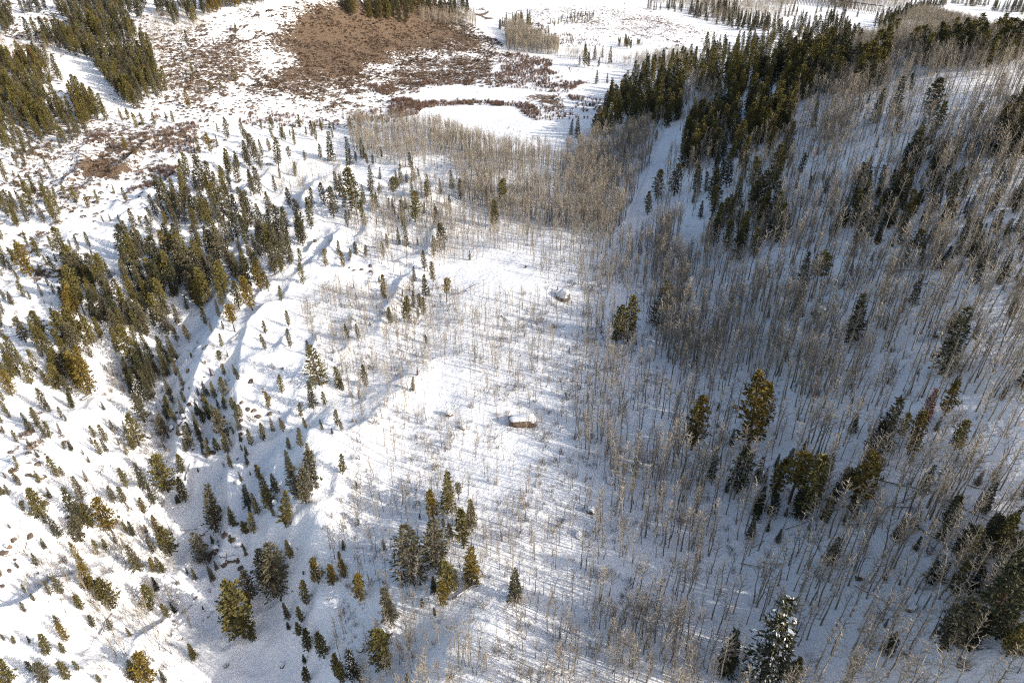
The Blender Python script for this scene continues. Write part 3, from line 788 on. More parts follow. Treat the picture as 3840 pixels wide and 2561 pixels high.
# dense stands: polygon, count, height in metres, kind letters, hue letters
DENSE = [
    (T(0, 0, [(0, 560), (130, 420), (330, 500), (480, 560), (330, 650), (450, 780), (600, 800), (650, 890), (430, 910), (150, 900), (0, 960)]), 95, (8, 13), "ppl", "ooy"),
    (T(0, 0, [(500, 640), (640, 700), (720, 800), (760, 860), (640, 900), (500, 820)]), 22, (8, 12), "p", "oog"),
    (T(0, 0, [(200, 290), (420, 260), (620, 330), (760, 420), (820, 380), (1040, 330), (1060, 420), (1090, 560), (1170, 640), (1060, 720), (960, 760), (880, 740), (820, 680), (740, 560), (680, 500), (600, 430), (500, 380), (260, 330)]), 125, (9, 13), "ppl", "ooyd"),
    (T(0, 0, [(390, 60), (530, 0), (1000, 0), (1060, 120), (900, 150), (980, 290), (800, 300), (760, 360), (660, 280), (500, 250), (520, 150), (400, 130)]), 105, (9, 13), "ppl", "yyod"),
    (T(0, 0, [(1080, 20), (1200, 60), (1410, 40), (1410, 210), (1330, 180), (1280, 130), (1200, 200), (1100, 130)]), 26, (9, 13), "pl", "od"),
    (T(0, 0, [(1420, 20), (1850, 0), (1800, 40), (1600, 60), (1430, 110)]), 34, (8, 12), "pl", "og"),
    (T(0, 0, [(0, 130), (100, 150), (110, 220), (0, 280)]), 15, (8, 12), "p", "yd"),
    (T(0, 0, [(100, 430), (350, 430), (340, 480), (150, 520)]), 18, (8, 11), "p", "oyr"),
    (T(0, 0, [(0, 950), (560, 880), (640, 920), (500, 1000), (300, 1000), (120, 1100), (0, 1000)]), 26, (5, 10), "pl", "oy"),
    (T(0, 0, [(0, 20), (300, 0), (340, 60), (250, 130), (0, 90)]), 18, (7, 11), "ps", "yd"),
    (T(0, 0, [(0, 1250), (200, 1200), (450, 1500), (450, 1567), (0, 1567)]), 16, (5, 9), "pl", "oy"),
    (T(0, 0, [(0, 430), (120, 420), (100, 520), (0, 560)]), 10, (7, 11), "p", "oy"),
    (T(0, 0, [(1000, 1420), (1350, 1250), (1800, 1080), (1850, 1350), (1700, 1560), (1000, 1567)]), 36, (7, 12), "ppl", "yyo"),
    (T(0, 0, [(1700, 880), (2350, 880), (2350, 960), (1900, 1000)]), 14, (4, 8), "p", "og"),
    (T(0, 1, [(900, 0), (1400, 0), (2150, 0), (2100, 200), (1900, 330), (1700, 560), (1400, 560), (1200, 620), (900, 420), (830, 200)]), 72, (8, 12), "ppl", "yyod"),
    (T(0, 1, [(450, 200), (800, 300), (1200, 620), (1100, 760), (900, 800), (640, 800), (450, 620)]), 30, (7, 11), "ppl", "oyod"),
    (T(0, 1, [(0, 830), (300, 760), (650, 900), (640, 1100), (300, 1150), (0, 1100)]), 14, (6, 11), "ppl", "oyog"),
    (T(0, 1, [(850, 1000), (1250, 800), (1150, 1050), (1050, 1200), (900, 1200)]), 16, (5, 9), "ss", "dd"),
    (T(0, 1, [(1100, 1250), (1650, 1000), (1700, 1567), (1100, 1567)]), 34, (2, 5), "spl", "yod"),
    (T(0, 1, [(0, 1150), (700, 1250), (900, 1567), (0, 1567)]), 14, (2, 5), "plps", "oyd"),
    (T(0, 1, [(0, 60), (500, 100), (450, 450), (0, 700)]), 26, (2.5, 6), "pl", "oy"),
    (T(0, 2, [(0, 0), (700, 0), (1000, 500), (1100, 900), (600, 1100), (0, 1000)]), 12, (1.5, 4), "psl", "oyd"),
    (T(0, 2, [(1300, 0), (2000, 0), (1900, 500), (1500, 900), (1250, 600)]), 7, (1.2, 3), "sp", "dyo"),
    (T(0, 2, [(0, 1100), (900, 1200), (1000, 1567), (0, 1567)]), 7, (1.5, 4), "ps", "oyd"),
    (T(1, 0, [(1800, 830), (1830, 690), (1960, 620), (2080, 500), (2350, 440), (2350, 800), (2250, 900), (2100, 870), (1900, 900), (1730, 980), (1680, 970), (1740, 900)]), 115, (10, 14), "psp", "ododo"),
    (T(1, 0, [(20, 40), (130, 40), (130, 110), (20, 110)]), 9, (10, 13), "ps", "od"),
    (T(1, 0, [(150, 150), (150, 60), (360, 0), (870, 0), (910, 130), (790, 100), (520, 110), (500, 160)]), 70, (10, 14), "psp", "ddo"),
    (T(1, 0, [(1430, 160), (1560, 120), (1640, 90), (1750, 95), (1740, 150), (1600, 180), (1440, 190)]), 46, (3, 5), "ps", "og"),
    (T(1, 0, [(1300, 220), (1430, 210), (1430, 250), (1310, 250)]), 14, (3, 5), "s", "o"),
    (T(1, 0, [(1480, 235), (1580, 230), (1600, 310), (1400, 300)]), 20, (2.5, 4.5), "s", "og"),
    (T(1, 0, [(1890, 290), (2000, 300), (1990, 350), (1900, 330)]), 12, (4, 7), "p", "o"),
    (T(1, 0, [(2030, 300), (2070, 300), (2070, 325), (2030, 320)]), 6, (3, 5), "p", "o"),
    (T(1, 0, [(1080, 160), (1310, 130), (1310, 195), (1090, 210)]), 14, (7, 11), "s", "od"),
    (T(1, 0, [(2050, 430), (2350, 390), (2350, 440), (2150, 450)]), 16, (4, 7), "p", "o"),
    (T(1, 0, [(0, 1000), (250, 950), (600, 1200), (700, 1500), (0, 1567)]), 22, (3, 8), "sp", "dyo"),
    (T(1, 0, [(2050, 60), (2350, 50), (2350, 90), (2150, 75)]), 14, (6, 10), "s", "d"),
    (T(2, 0, [(0, 580), (0, 420), (130, 360), (250, 340), (420, 300), (640, 250), (820, 190), (930, 200), (1040, 300), (1020, 380), (1080, 420), (1130, 480), (1130, 600), (1050, 640), (870, 680), (800, 740), (740, 720), (720, 540), (430, 620), (420, 700), (250, 640), (200, 680), (40, 600)]), 235, (10, 14), "psp", "ododo"),
    (T(2, 0, [(440, 620), (720, 540), (780, 700), (740, 920), (560, 980), (480, 1010), (440, 960)]), 55, (9, 13), "psp", "odo"),
    (T(2, 0, [(0, 900), (240, 760), (330, 700), (410, 780), (380, 960), (300, 990), (240, 930), (200, 1120), (20, 1200), (0, 1190)]), 52, (9, 13), "psp", "odo"),
    ([(2560, 560), (2800, 480), (2990, 540), (2900, 760), (2960, 900), (2870, 1000), (2700, 960), (2650, 830), (2580, 700)], 46, (8, 13), "lsp", "odo"),
    (T(2, 0, [(1150, 650), (1250, 470), (1370, 360), (1390, 560), (1330, 640)]), 24, (10, 14), "p", "odo"),
    (T(2, 0, [(1520, 450), (1600, 360), (1760, 290), (1850, 300), (1990, 230), (2020, 350), (2200, 290), (2320, 260), (2300, 430), (2200, 480), (2000, 480), (1850, 480)]), 78, (9, 13), "p", "odo"),
    (T(2, 0, [(1300, 190), (1500, 100), (1700, 40), (1830, 30), (1800, 60), (1600, 110), (1450, 180), (1330, 200)]), 48, (9, 12), "ps", "do"),
    (T(2, 0, [(930, 190), (1000, 150), (1100, 160), (1140, 210), (1230, 340), (1200, 380), (1080, 390), (1020, 300)]), 40, (10, 13), "p", "oyd"),
    (T(2, 0, [(1340, 210), (1470, 190), (1480, 290), (1400, 300), (1330, 250)]), 18, (10, 13), "p", "od"),
    (T(2, 0, [(30, 60), (150, 30), (250, 30), (340, 60), (400, 120), (560, 150), (650, 150), (660, 200), (560, 235), (300, 205), (50, 110)]), 95, (7, 13), "s", "d"),
    (T(2, 0, [(560, 60), (1200, 90), (1200, 150), (700, 140)]), 22, (5, 10), "s", "do"),
    (T(2, 0, [(1000, 10), (1200, 30), (1180, 70), (1020, 40)]), 14, (8, 12), "s", "od"),
    (T(2, 0, [(1830, 20), (2350, 50), (2350, 110), (2150, 80), (2000, 60)]), 34, (8, 12), "s", "od"),
    (T(2, 0, [(2100, 1100), (2120, 920), (2280, 800), (2350, 870), (2350, 1120), (2200, 1130)]), 20, (8, 12), "psp", "ddo"),
    (T(2, 0, [(1100, 1480), (1250, 1220), (1350, 1290), (1500, 1150), (1600, 950), (1700, 1000), (1620, 1150), (1580, 1300), (1590, 1480), (1450, 1567), (1050, 1567)]), 44, (4, 10), "ssp", "ddo"),
    (T(2, 0, [(1600, 1000), (2350, 900), (2350, 1567), (1600, 1567)]), 50, (3, 8), "ssp", "ddy"),
    (T(2, 0, [(700, 700), (1300, 700), (1300, 1300), (600, 1300)]), 16, (2, 5), "s", "d"),
    (T(2, 1, [(1000, 0), (2350, 0), (2350, 450), (1100, 200)]), 48, (2, 7), "s", "dd"),
    (T(2, 1, [(500, 300), (2350, 450), (2350, 1000), (1300, 1500), (600, 900)]), 24, (1, 3), "s", "d"),
    (T(2, 2, [(1800, 400), (2350, 300), (2350, 1400), (1850, 1300)]), 16, (3, 8), "ssp", "dd"),
    (T(2, 2, [(400, 100), (1200, 0), (1200, 450), (500, 500)]), 14, (2, 6), "s", "dd"),
    (T(1, 1, [(0, 0), (700, 0), (700, 600), (0, 900)]), 14, (1, 2.5), "s", "do"),
]
du, dv, dh, dk, dhu = [], [], [], [], []
for poly, n, hr, ks, hs in DENSE:
    p = np.array([q[:2] for q in poly])
    lo, hi = p.min(0), p.max(0)
    got, tries = [], 0
    md = 0.55 * math.sqrt(max(1.0, 0.5 * np.prod(hi - lo)) / n)
    while len(got) < n and tries < n * 60:
        tries += 1
        q = RNG.uniform(lo, hi)
        if inpoly(q[0:1], q[1:2], [tuple(a) for a in p])[0] and all((q[0] - g[0]) ** 2 + (q[1] - g[1]) ** 2 > md * md for g in got):
            got.append(q)
    for q in got:
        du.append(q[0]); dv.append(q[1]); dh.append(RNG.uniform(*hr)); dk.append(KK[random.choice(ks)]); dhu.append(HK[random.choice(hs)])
PB = hit(np.array(U + du), np.array(V + dv))
pu, pv, _ = proj(PB[:, 0], PB[:, 1], PB[:, 2])
qu, qv, _ = proj(PB[:, 0], PB[:, 1], PB[:, 2] + 10)
ppm = np.hypot(qu - pu, qv - pv) / 10
nl = len(U)
HM = np.concatenate([np.clip(1.08 * np.array(HP) / ppm[:nl], 1.0, 20.0), np.array(dh)])
KD, HU = KD + dk, HU + dhu
SW = SW + [k == "spruce" and random.random() < 0.08 for k in dk]
HPX = HM * ppm

# ------------------------------------------------------------------ landmarks for the labels
ZONES = [(1950, 1480, "near the red-edged boulder"), (2110, 1060, "near the boulder of the upper bench"), (1640, 2080, "in the big clump around the fallen logs"),
    (1930, 2260, "alone at centre below"), (1440, 2330, "beside the round snowy boulder"), (1250, 2500, "on the lower centre edge"), (1180, 2270, "on the gully rim"),
    (1050, 2180, "on the rocky gully bank"), (1150, 1850, "on the knoll edge"), (1210, 1420, "on the open knoll"), (1000, 1250, "at the stand's right end"), (1560, 1150, "on the left of the bench"),
    (1400, 950, "on the snowy hummocks"), (1330, 640, "before the grey aspen stand"), (1800, 780, "amid the aspens by the upper bench"), (1480, 820, "on the upper hummocks"), (850, 1700, "on the rocky knoll"),
    (850, 1500, "on the white rock slope"), (560, 1420, "in the dark gully head"), (300, 1400, "on the left ridge"), (120, 1480, "at the left edge slope"), (250, 1100, "on the upper left ridge"), (700, 1080, "in the dense middle stand"),
    (900, 900, "in the dense upper stand"), (750, 720, "above the brown clearing's right side"), (480, 560, "by the brown clearing"), (150, 750, "on the far left flank"), (250, 480, "in the far left forest"), (450, 300, "in the forest left of the brown dome"),
    (450, 80, "in the top left forest"), (600, 1650, "along the gully"), (450, 1850, "in the lower gully wood"), (200, 1850, "on the lower left slope"), (380, 2180, "in the long lower left row"), (600, 2150, "on the gully floor side"),
    (250, 2430, "in the bottom left corner"), (560, 2540, "on the bottom left edge"), (900, 2330, "in the gully mouth"), (730, 2450, "on the gully floor"), (2340, 1240, "beside the aspens right of centre"), (2600, 1650, "on the lower shaded slope"),
    (2850, 1650, "at the shaded slope's tall group"), (3050, 1850, "in the leaning group over fallen logs"), (3400, 1650, "by the rusty dead spruce"), (3600, 1350, "on the right shaded slope"), (3150, 1250, "amid the shaded aspens"), (3030, 1070, "amid the upper shaded aspens"),
    (2800, 1000, "at the lower tip of the track woods"), (2700, 700, "between the two tracks"), (2450, 420, "on the ridge nose"), (2900, 350, "on the dark ridge"), (3500, 300, "on the top right ridge"), (3400, 700, "on the upper right slope"),
    (3700, 800, "at the right edge above"), (3300, 850, "in the dark right stand"), (3640, 2150, "in the lower right grove"), (3300, 2100, "amid the lower right aspens"), (2880, 2450, "at the bottom right of centre"), (3780, 2400, "in the bottom right corner"),
    (2220, 230, "on the meadow mound"), (1900, 80, "beyond the brown dome"), (2800, 80, "by the far trestle"), (2560, 800, "beside the lower track")]
ZU = np.array([[z[0], z[1]] for z in ZONES])
_o = "first second third fourth fifth sixth seventh eighth ninth tenth eleventh twelfth thirteenth fourteenth fifteenth sixteenth seventeenth eighteenth nineteenth".split()
ORD = list(_o)
for _t, _n in (("twent", "twenty"), ("thirt", "thirty"), ("fort", "forty"), ("fift", "fifty"), ("sixt", "sixty"), ("sevent", "seventy")):
    ORD += [_t + "ieth"] + [_n + "-" + w for w in _o[:9]]
def size_word(h):
    return "small" if h < 4 else "medium" if h < 8 else "tall"

# ------------------------------------------------------------------ conifers: the largest as things, the rest as one far forest
inframe = (pu > -40) & (pu < 3880) & (pv > -40) & (pv - HPX < 2580)
isp = np.array([k in ("spruce", "bushy") for k in KD])
single = np.zeros(len(KD), bool)
for grp in (isp, ~isp):
    w = np.where(grp & inframe)[0]
    w = w[np.argsort(-HPX[w] + np.where(w < nl, -25, 0))][:300]
    single[w] = True
names = {}
bykey = {}
for i in np.where(single)[0]:
    d = (ZU[:, 0] - pu[i]) ** 2 + ((ZU[:, 1] - pv[i]) * 1.2) ** 2
    z = int(np.argmin(d))
    kind = "spruce" if isp[i] else "pine"
    key = (size_word(HM[i]), ("snow laden " if SW[i] else "") + HU[i], kind, ZONES[z][2])
    bykey.setdefault(key, []).append(i)
for key, L in bykey.items():
    L.sort(key=lambda i: pu[i])
    for j, i in enumerate(L):
        s = f"{key[0]} {key[1]} {key[2]} {key[3]}"
        if len(L) > 1:
            s += ", leftmost" if j == 0 else ", rightmost" if j == len(L) - 1 else f", {ORD[j]} from left"
        names[i] = s
for i in np.where(single)[0]:
    kd = KD[i]
    nv = 4 if kd in ("spruce", "pine") else 3
    k = int(RNG.integers(nv))
    tr, cr, sn = get_conifer(kd, k, HU[i])
    kind = "spruce" if isp[i] else "pine"
    o = bpy.data.objects.new(f"{kind}_tree", None)
    o.empty_display_size = 0.5
    COL.objects.link(o)
    s = HM[i] / 12.0
    ws = s * RNG.uniform(0.95, 1.2) * (1.06 if isp[i] else 1.2) * (1.2 if HM[i] < 5 else 1.0)
    o.location = PB[i]
    lean = 0.11 if RNG.random() < 0.12 else 0.035
    o.rotation_euler = (RNG.normal(0, lean), RNG.normal(0, lean), RNG.uniform(0, 6.28))
    o.scale = (ws, ws, s)
    tag(o, names[i], "spruce tree" if isp[i] else "pine tree", f"{kind} trees on the snowy slopes")
    obj("trunk", tr, o)
    obj("crown", cr, o)
    if SW[i] and sn:
        obj("snow_load", sn, o, "stuff")
rest = np.where(~single)[0]
vk, protos = {}, []
ix = []
for i in rest:
    key = (KD[i], int(RNG.integers(2)), HU[i])
    if key not in vk:
        get_conifer(*key)
        vk[key] = len(protos)
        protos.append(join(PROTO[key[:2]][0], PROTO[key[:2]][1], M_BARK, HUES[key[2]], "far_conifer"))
    ix.append(vk[key])
s = HM[rest] / 12.0
ws = s * RNG.uniform(0.88, 1.15, len(s))
scatter("conifer_forest", protos, PB[rest], ix, np.stack([ws, ws, s], 1), "far stands of small dark conifers on the snowy slopes", "forest")

# ------------------------------------------------------------------ bare aspens
# polygon in frame pixels, stems per square metre, height range, share of crooked young stems
ASPENS = [
    ([(1330, 2700), (1200, 2200), (1270, 1880), (1330, 1560), (1230, 1380), (1120, 1180), (1260, 1080), (1480, 1110), (1700, 1100), (2050, 1120), (2280, 1000), (2480, 1000), (2450, 1700), (2640, 2700)], 0.14, (3.5, 7.5), 0.6),
    ([(1330, 2700), (1260, 2420), (1500, 2330), (1750, 2380), (2000, 2300), (2700, 2300), (2700, 2700)], 0.10, (5, 9), 0.5),
    ([(2180, 1900), (2120, 1300), (2280, 1000), (2520, 880), (2720, 2600), (2350, 2600), (2150, 2200)], 0.09, (6.5, 10.5), 0.25),
    ([(1250, 900), (1480, 700), (1700, 720), (2250, 820), (2500, 900), (2300, 1080), (2050, 1080), (1960, 950), (1700, 990), (1500, 1050)], 0.10, (5, 9), 0.3),
    ([(2480, 2700), (2450, 1700), (2450, 900), (2620, 860), (2760, 1050), (3000, 700), (3300, 560), (3840, 480), (3980, 500), (3980, 2700)], 0.11, (7, 13), 0.12),
    ([(2470, 620), (2700, 480), (2950, 560), (3000, 720), (2760, 1060), (2600, 890), (2440, 910)], 0.09, (7, 11), 0.1),
    ([(2450, 900), (2650, 960), (3100, 1300), (3400, 1500), (2900, 1500), (2500, 1500)], 0.07, (8, 12), 0.1),
    ([(1300, 480), (1600, 470), (1850, 560), (2000, 585), (2150, 570), (2350, 500), (2420, 470), (2480, 590), (2400, 850), (2250, 900), (1980, 840), (1750, 800), (1700, 650), (1500, 640), (1330, 590)], 0.18, (7, 10.5), 0.1),
    ([(2180, 600), (2420, 490), (2480, 590), (2400, 860), (2200, 880), (2100, 750)], 0.07, (8, 11), 0.1),
    ([(2430, 480), (2560, 330), (2700, 330), (2700, 480), (2560, 500)], 0.12, (7, 10), 0.1),
    ([(3120, 260), (3300, 130), (3840, 130), (3980, 130), (3980, 480), (3300, 560), (3050, 640)], 0.13, (7, 11), 0.1),
    ([(3300, 130), (3420, 50), (3560, 20), (3840, 60), (3980, 80), (3980, 170), (3300, 190)], 0.24, (6, 9), 0.1),
    ([(2900, 420), (3150, 250), (3300, 250), (3100, 640), (3000, 600)], 0.11, (7, 11), 0.1),
    ([(1890, 115), (1950, 95), (1985, 150), (2100, 180), (2090, 205), (1990, 205), (1900, 190)], 0.30, (8, 11), 0.1),
    ([(1560, 60), (1780, 60), (1790, 110), (1600, 90)], 0.10, (6, 9), 0.1),
    ([(1000, 640), (1280, 620), (1290, 720), (1100, 740), (960, 720)], 0.12, (4, 7), 0.3),
    ([(540, 90), (780, 30), (770, 120), (600, 200), (540, 180)], 0.13, (4, 7), 0.3),
    ([(0, 150), (130, 170), (300, 190), (60, 240), (0, 240)], 0.12, (4, 7), 0.3),
    ([(430, 190), (640, 110), (620, 280), (560, 320)], 0.07, (3.5, 6), 0.4),
    ([(400, 1380), (600, 1330), (620, 1650), (520, 1780), (420, 1650)], 0.2, (2.5, 5), 0.9),
    ([(100, 1880), (620, 1700), (660, 2250), (620, 2450), (300, 2300), (80, 2250)], 0.10, (3.5, 7), 0.7),
    ([(60, 2230), (700, 2180), (760, 2600), (500, 2600), (380, 2420)], 0.085, (3.5, 7.5), 0.6),
    ([(400, 560), (700, 470), (780, 480), (760, 660), (500, 700)], 0.02, (3, 5), 0.8),
    ([(2050, 200), (2420, 240), (2420, 260), (2080, 215)], 0.10, (5, 8), 0.2),
    ([(2400, 0), (3000, 10), (2950, 70), (2700, 100), (2600, 60)], 0.05, (7, 10), 0.1),
    ([(3000, 0), (3500, 0), (3380, 50), (3180, 40)], 0.08, (6, 9), 0.1),
    ([(2350, 240), (2560, 200), (2600, 240), (2450, 300)], 0.10, (6, 9), 0.1),
    ([(1500, 700), (1900, 700), (1800, 900), (1500, 860)], 0.04, (6, 9), 0.2),
]
CLEAR = [[(1690, 1010), (1800, 975), (1960, 945), (2010, 985), (1950, 1010), (1900, 1040), (2120, 1090), (2050, 1120), (1850, 1090), (1690, 1070)],
         [(1740, 2180), (1800, 2170), (1930, 2240), (1900, 2360), (1850, 2380), (1740, 2360)],
         [(1640, 1380), (1760, 1330), (1760, 1480), (1700, 1600), (1600, 1560)],
         [(1890, 1540), (2020, 1530), (2030, 1600), (1900, 1620)], [(2070, 1085), (2140, 1075), (2145, 1125), (2070, 1130)],
         [(1900, 1650), (2150, 1600), (2150, 1720), (1950, 1800)]]
RD = [hit(np.array([p[0] for p in r], float), np.array([p[1] for p in r], float))[:, :2] for r in ROADS]
AP, AH, AK = [], [], []
for poly, dens, hr, young in ASPENS:
    w = hit(np.array([p[0] for p in poly], float), np.clip(np.array([p[1] for p in poly], float), 2, 2760))
    lo, hi = w[:, :2].min(0) - 15, w[:, :2].max(0) + 15
    hi = np.minimum(hi, [420, 900])
    lo = np.maximum(lo, [-420, 40])
    n = int(np.prod(hi - lo) * dens * 2.05)
    x, y = RNG.uniform(lo[0], hi[0], n), RNG.uniform(lo[1], hi[1], n)
    # clumped, as aspens are
    keep = RNG.random(n) < np.clip(0.75 + 0.9 * fbm(x / 16, y / 16, 3, 91), 0.12, 1)
    x, y = x[keep], y[keep]
    z = Z(x, y)
    u, v, d = proj(x, y, z)
    m = inpoly(u, v, poly)
    for c in CLEAR:
        m &= ~inpoly(u, v, c)
    for r in RD:
        m &= seg_dist(x, y, r)[0] > 4.4 + 1.2 * vn(x / 6, y / 6, 83)
    m &= (u > -250) & (u < 4090)
    x, y, z = x[m], y[m], z[m]
    AP.append(np.stack([x, y, z], 1))
    AH.append(RNG.uniform(hr[0], hr[1], len(x)) * np.clip(1 + 0.18 * fbm(x / 10, y / 10, 2, 93), 0.7, 1.25))
    AK.append(RNG.random(len(x)) < young)
AP, AH, AK = np.concatenate(AP), np.concatenate(AH), np.concatenate(AK)
au, av, ad = proj(AP[:, 0], AP[:, 1], AP[:, 2])
au2, av2, _ = proj(AP[:, 0], AP[:, 1], AP[:, 2] + AH)
apx = np.hypot(au - au2, av - av2)
AMB = [aspen(100 + k, "tall") for k in range(7)] + [aspen(200 + k, "young") for k in range(5)]
AME = [(a.mesh("aspen_trunk", [M_ASPEN]), b.mesh("aspen_crown", [M_TWIG])) for a, b in AMB]
AJ = [join(a, b, M_ASPEN, M_TWIG, "aspen") for a, b in AMB]
aix = np.where(AK, 7 + RNG.integers(0, 5, len(AK)), RNG.integers(0, 7, len(AK)))
fr = np.where((au > 10) & (au < 3830) & (av < 2555) & (av2 > 0))[0]
pick = fr[np.argsort(-apx[fr])][:300]
ALM = [(1195, 1000, "the lone grey spruce at centre below"), (700, 1035, "the golden pine below the big clump"), (340, 1140, "the spruce by the round boulder"), (2280, 1500, "the bottom edge right of centre")]
LAND = T(1, 2, ALM) + [(1390, 2480, "the bushy pine below the round boulder"), (1640, 2090, "the broad grey spruces"), (2300, 2010, "the small rocks right of centre"), (2450, 2300, "the sunlit snow streaks"), (2650, 2330, "the edge of the shade"),
    (2870, 2500, "the tall snow laden spruces"), (2760, 1920, "the snowy spruces under the leaning pines"), (3110, 2100, "the lone grey spruce among logs"), (3225, 2165, "the dark rock on the shaded slope"), (3330, 2430, "the dark spruce near the bottom right"),
    (3420, 2280, "the dark hollow stump"), (3540, 2430, "the big grey pine at lower right"), (3470, 1840, "the dark snowy spruce on the right"), (3380, 2020, "the faint grey spruces"), (3520, 2000, "the small spruce beside crossed logs"), (3750, 1950, "the right edge grove"),
    (2620, 1690, "the golden pine of the lower slope"), (2810, 1680, "the two tall golden pines"), (3290, 1690, "the dark spruce by the rusty one"), (3580, 1690, "the lone olive pine right"), (3540, 1390, "the largest dark spruce"), (3190, 1280, "the dark spruce amid shaded aspens"),
    (3000, 2300, "the pale open snow below"), (3180, 2500, "the bottom edge far right"), (2050, 2470, "the bottom edge at centre"), (1720, 2480, "the bottom edge left of centre"), (1050, 2540, "the gully mouth"), (420, 2300, "the long lower left row"), (3650, 1560, "the upper right of the log field"),
    (3050, 1560, "the shaded slope's middle"), (3750, 2300, "the bottom right grove"), (2460, 2060, "the thicket right of the small rocks"), (2960, 2000, "the fallen log below the leaning pines"), (3700, 1230, "the slim dark spruces near the right edge"), (3517, 1262, "the black rock beside the largest spruce"), (3297, 1190, "the black rock high on the slope"), (3430, 1140, "the slender grey-skirted spruce"), (3050, 1090, "the pine with the golden top"),
    (3640, 980, "the dark spruces above the right edge"), (3330, 1020, "the long log on the upper slope"), (3360, 940, "the tall stemmed upper pine"), (2980, 1170, "the dark slim spruce left of the big snowy boulder"), (3075, 1170, "the big snowy boulder"), (3200, 1440, "the flat dark rock"), (3780, 1450, "the right edge spruce"),
    (2760, 1330, "the pale branchy aspens"), (2450, 1290, "the broad spruce right of the twin pines"), (3380, 1480, "the bare gap right of the middle"), (3800, 1100, "the right edge high up"), (3760, 800, "the right edge stand"), (3300, 780, "the upper dark stand"), (3500, 620, "the tall pine high right"), (2660, 1180, "the dark patch under the track woods")]
LU = np.array([[l[0], l[1]] for l in LAND])
akey = {}
for i in pick:
    dd = LU - np.array([au[i], av[i]])
    d = np.hypot(dd[:, 0], dd[:, 1])
    j = int(np.argmin(d))
    dx, dy = au[i] - LU[j, 0], av[i] - LU[j, 1]
    rel = ("left of" if dx < 0 else "right of") if abs(dx) > abs(dy) else ("above" if dy < 0 else "below")
    akey.setdefault((rel, j), []).append((d[j], i))
alabel = {}
for (rel, j), L in akey.items():
    L.sort()
    for k, (_, i) in enumerate(L):
        alabel[i] = f"{'crooked' if AK[i] else 'straight'} bare aspen {rel} {LAND[j][2]}" + ("" if len(L) == 1 else ", nearest" if k == 0 else f", {ORD[min(k, len(ORD) - 1)]} nearest")
        if len(alabel[i].split()) > 16:
            alabel[i] = alabel[i].split(" ", 1)[1]
for i in pick:
    a, b = AME[aix[i]]
    o = bpy.data.objects.new("aspen_tree", None)
    o.empty_display_size = 0.4
    COL.objects.link(o)
    s = AH[i] / 9.0
    o.location = AP[i]
    o.rotation_euler = (RNG.normal(0, 0.045), RNG.normal(0, 0.045), RNG.uniform(0, 6.28))
    o.scale = (s * 1.05, s * 1.05, s)
    tag(o, alabel[i], "aspen tree", "bare aspens on the snow")
    obj("trunk", a, o)
    obj("crown", b, o)
am = np.ones(len(AP), bool)
am[pick] = False
s = AH[am] / 9.0
# far stems are drawn a little thicker: many are double
ws = s * 1.05
scatter("aspen_grove", AJ, AP[am], aix[am], np.stack([ws, ws, s], 1), "bare grey aspens standing thick over the bench and hillside", "forest", tilt=0.045)
print("aspens", len(AP), "conifers", len(KD))

# ------------------------------------------------------------------ shrubs
def zone_pts(polys, jitter=0, clumped=1.3):
    P = []
    for poly, dens in polys:
        w = hit(np.array([p[0] for p in poly], float), np.clip(np.array([p[1] for p in poly], float), 2, 2700))
        lo, hi = w[:, :2].min(0) - 10, np.minimum(w[:, :2].max(0) + 10, [420, 900])
        lo = np.maximum(lo, [-420, 40])
        n = int(np.prod(hi - lo) * dens)
        x, y = RNG.uniform(lo[0], hi[0], n), RNG.uniform(lo[1], hi[1], n)
        keep = RNG.random(n) < np.clip(0.6 + clumped * fbm(x / 9, y / 9, 3, 97), 0.03, 1)
        x, y = x[keep], y[keep]
        z = Z(x, y)
        u, v, _ = proj(x, y, z)
        j = jitter * fbm(x / 12, y / 12, 2, 99)
        m = inpoly(u + j, v + j * 0.4, poly) & (u > -150) & (u < 4000)
        P.append(np.stack([x, y, z], 1)[m])
    return np.concatenate(P)
